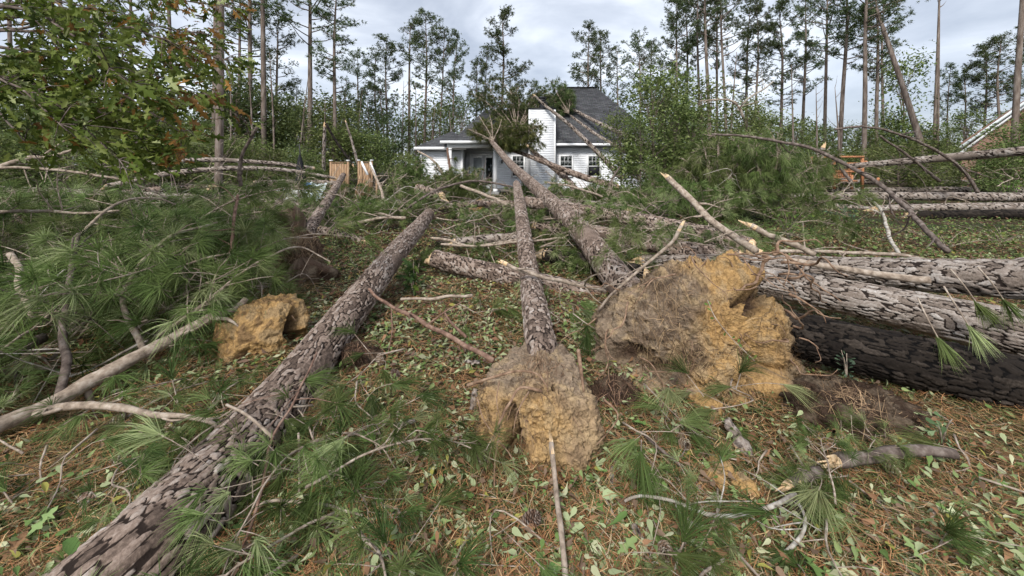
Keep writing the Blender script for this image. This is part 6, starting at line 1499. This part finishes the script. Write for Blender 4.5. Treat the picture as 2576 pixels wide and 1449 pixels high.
# pine cones
def cone_mesh(seed):
    r_ = np.random.default_rng(seed); mb = MB(); n = 90; L = .085
    i = np.arange(n); f = i / n; a = i * 2.39996
    R0 = .026 * np.sin(np.pi * (.12 + .86 * f)) ** .7
    O = np.stack([np.cos(a) * R0 * .35, np.sin(a) * R0 * .35, f * L], 1)
    X = np.stack([np.cos(a), np.sin(a), .1 + .9 * f], 1)
    tm = np.array([(0, -.25, 0), (0, .25, 0), (.8, -.42, .02), (.8, .42, .02), (1.0, 0, .18), (.8, 0, -.14)])
    tt = [(0, 1, 3), (0, 3, 2), (2, 3, 4), (0, 2, 5), (1, 5, 3), (2, 4, 5), (3, 5, 4), (0, 5, 1)]
    leaves(mb, r_, O, X, np.tile([0, 0, 1.], (n, 1)) + X * -.3, R0 * .95, tm, tt, pick_cols(r_, n, [(0.16, 0.10, 0.065), (0.27, 0.20, 0.15), (0.36, 0.30, 0.25)], [3, 3, 1]))
    return mb.mesh('pine_cone', M['straw'])
CONES = [cone_mesh(i) for i in range(3)]
CONE_SPOTS = [(1318, 1338, 'upright pale pine cone at bottom centre below the small root ball'), (1712, 1140, 'brown pine cone below the hanging needle sprays right of centre'), (1198, 1208, 'pine cone just left of the hollow of the small root ball'), (278, 1195, 'pine cone on the straw left of the foreground trunk, nearest the trunk'), (265, 1097, 'pine cone on the straw left of the foreground trunk, farthest one'), (238, 1290, 'pine cone on the straw near the bottom left'), (1005, 968, 'pine cone on the leafy ground before the foreground trunk'), (1668, 1400, 'pine cone among needles at the bottom edge right of centre'), (2260, 1228, 'pine cone in the litter below the fat rotten branch'), (2000, 1290, 'pine cone beside the bent lichen twig'), (960, 935, 'grey pine cone near the foot of the reddish branch'), (430, 1120, 'pine cone half hidden below the thick bare limb')]
for k, (x, y, lab) in enumerate(CONE_SPOTS):
    d = EYE * F0 / (y - 412); p = P(x, y, d); p[2] = float(ground_z(p[0], p[1])[0]) + .035
    o = link('pine_cone', CONES[k % 3]); o.location = p; o.rotation_euler = (rb.uniform(.7, 1.5), rb.uniform(-.3, .3), rb.uniform(0, 6.28)); s = rb.uniform(.9, 1.15); o.scale = (s, s, s)
    tag(o, lab, 'pine cone', 'pine cones on the litter')

# bark shards
def shard(label, x, y, d, L, w, yaw, tilt, seed):
    p = P(x, y, d); p[2] = max(p[2], float(ground_z(p[0], p[1])[0]) + .02)
    r_ = np.random.default_rng(seed); n, m = 22, 9
    u, v = np.meshgrid(np.linspace(0, 1, n), np.linspace(-.5, .5, m), indexing='ij')
    wid = w * (.55 + .45 * np.sin(np.pi * np.clip(u, .05, .95))) * (1 + .3 * vnoise(np.stack([u.ravel() * 7, v.ravel() * 0 + np.sign(v.ravel()), u.ravel() * 0], 1), seed).reshape(u.shape))
    X = u * L; Y = v * wid; Z = -4 * v ** 2 * w * .25 + .006 * fbm(np.stack([X.ravel() * 40, Y.ravel() * 40, X.ravel() * 0], 1), 3, seed).reshape(u.shape)
    V = np.stack([X.ravel(), Y.ravel(), Z.ravel()], 1); i = np.arange(n - 1)[:, None] * m; j = np.arange(m - 1)[None]
    Q = np.stack([i + j, i + m + j, i + m + j + 1, i + j + 1], -1).reshape(-1, 4); N = len(V)
    o = link('bark_shard', MB().add(V, Q=Q, cell=.5 + .5 * vnoise(V * 30, seed), edge=np.clip(.6 + .5 * vnoise(V * 55, seed + 1), 0, 1)).mesh('bark_shard', M['bark_grey'], True))
    md = o.modifiers.new('thickness', 'SOLIDIFY'); md.thickness = .008
    o.location = p; o.rotation_euler = (0, tilt, yaw); tag(o, label, 'bark', 'bark shards on the litter')
shard('large grey bark shard standing below the tall root plate', 1900, 1160, 2.02, .22, .09, 1.75, -.5, 1)
shard('pale bark shard on the litter right of the small root ball', 1545, 1245, 1.82, .11, .04, 1.4, -.2, 2)
shard('bark shard at the bottom edge right of centre', 1640, 1420, 1.5, .12, .045, 1.9, -.3, 3)
shard('bark shard leaning on the left side of the small root ball', 1185, 1030, 2.25, .11, .045, 1.3, -.9, 4)
shard('pale bark flake on the open ground left of the small root ball', 1000, 1065, 2.2, .1, .045, .3, -.1, 5)
shard('bark flake on the straw at the lower right', 2120, 1300, 1.72, .09, .05, .4, -.1, 6)
shard('dark bark flake on the leafy ground behind the small root ball', 1170, 905, 2.9, .13, .05, -.4, -.1, 7)
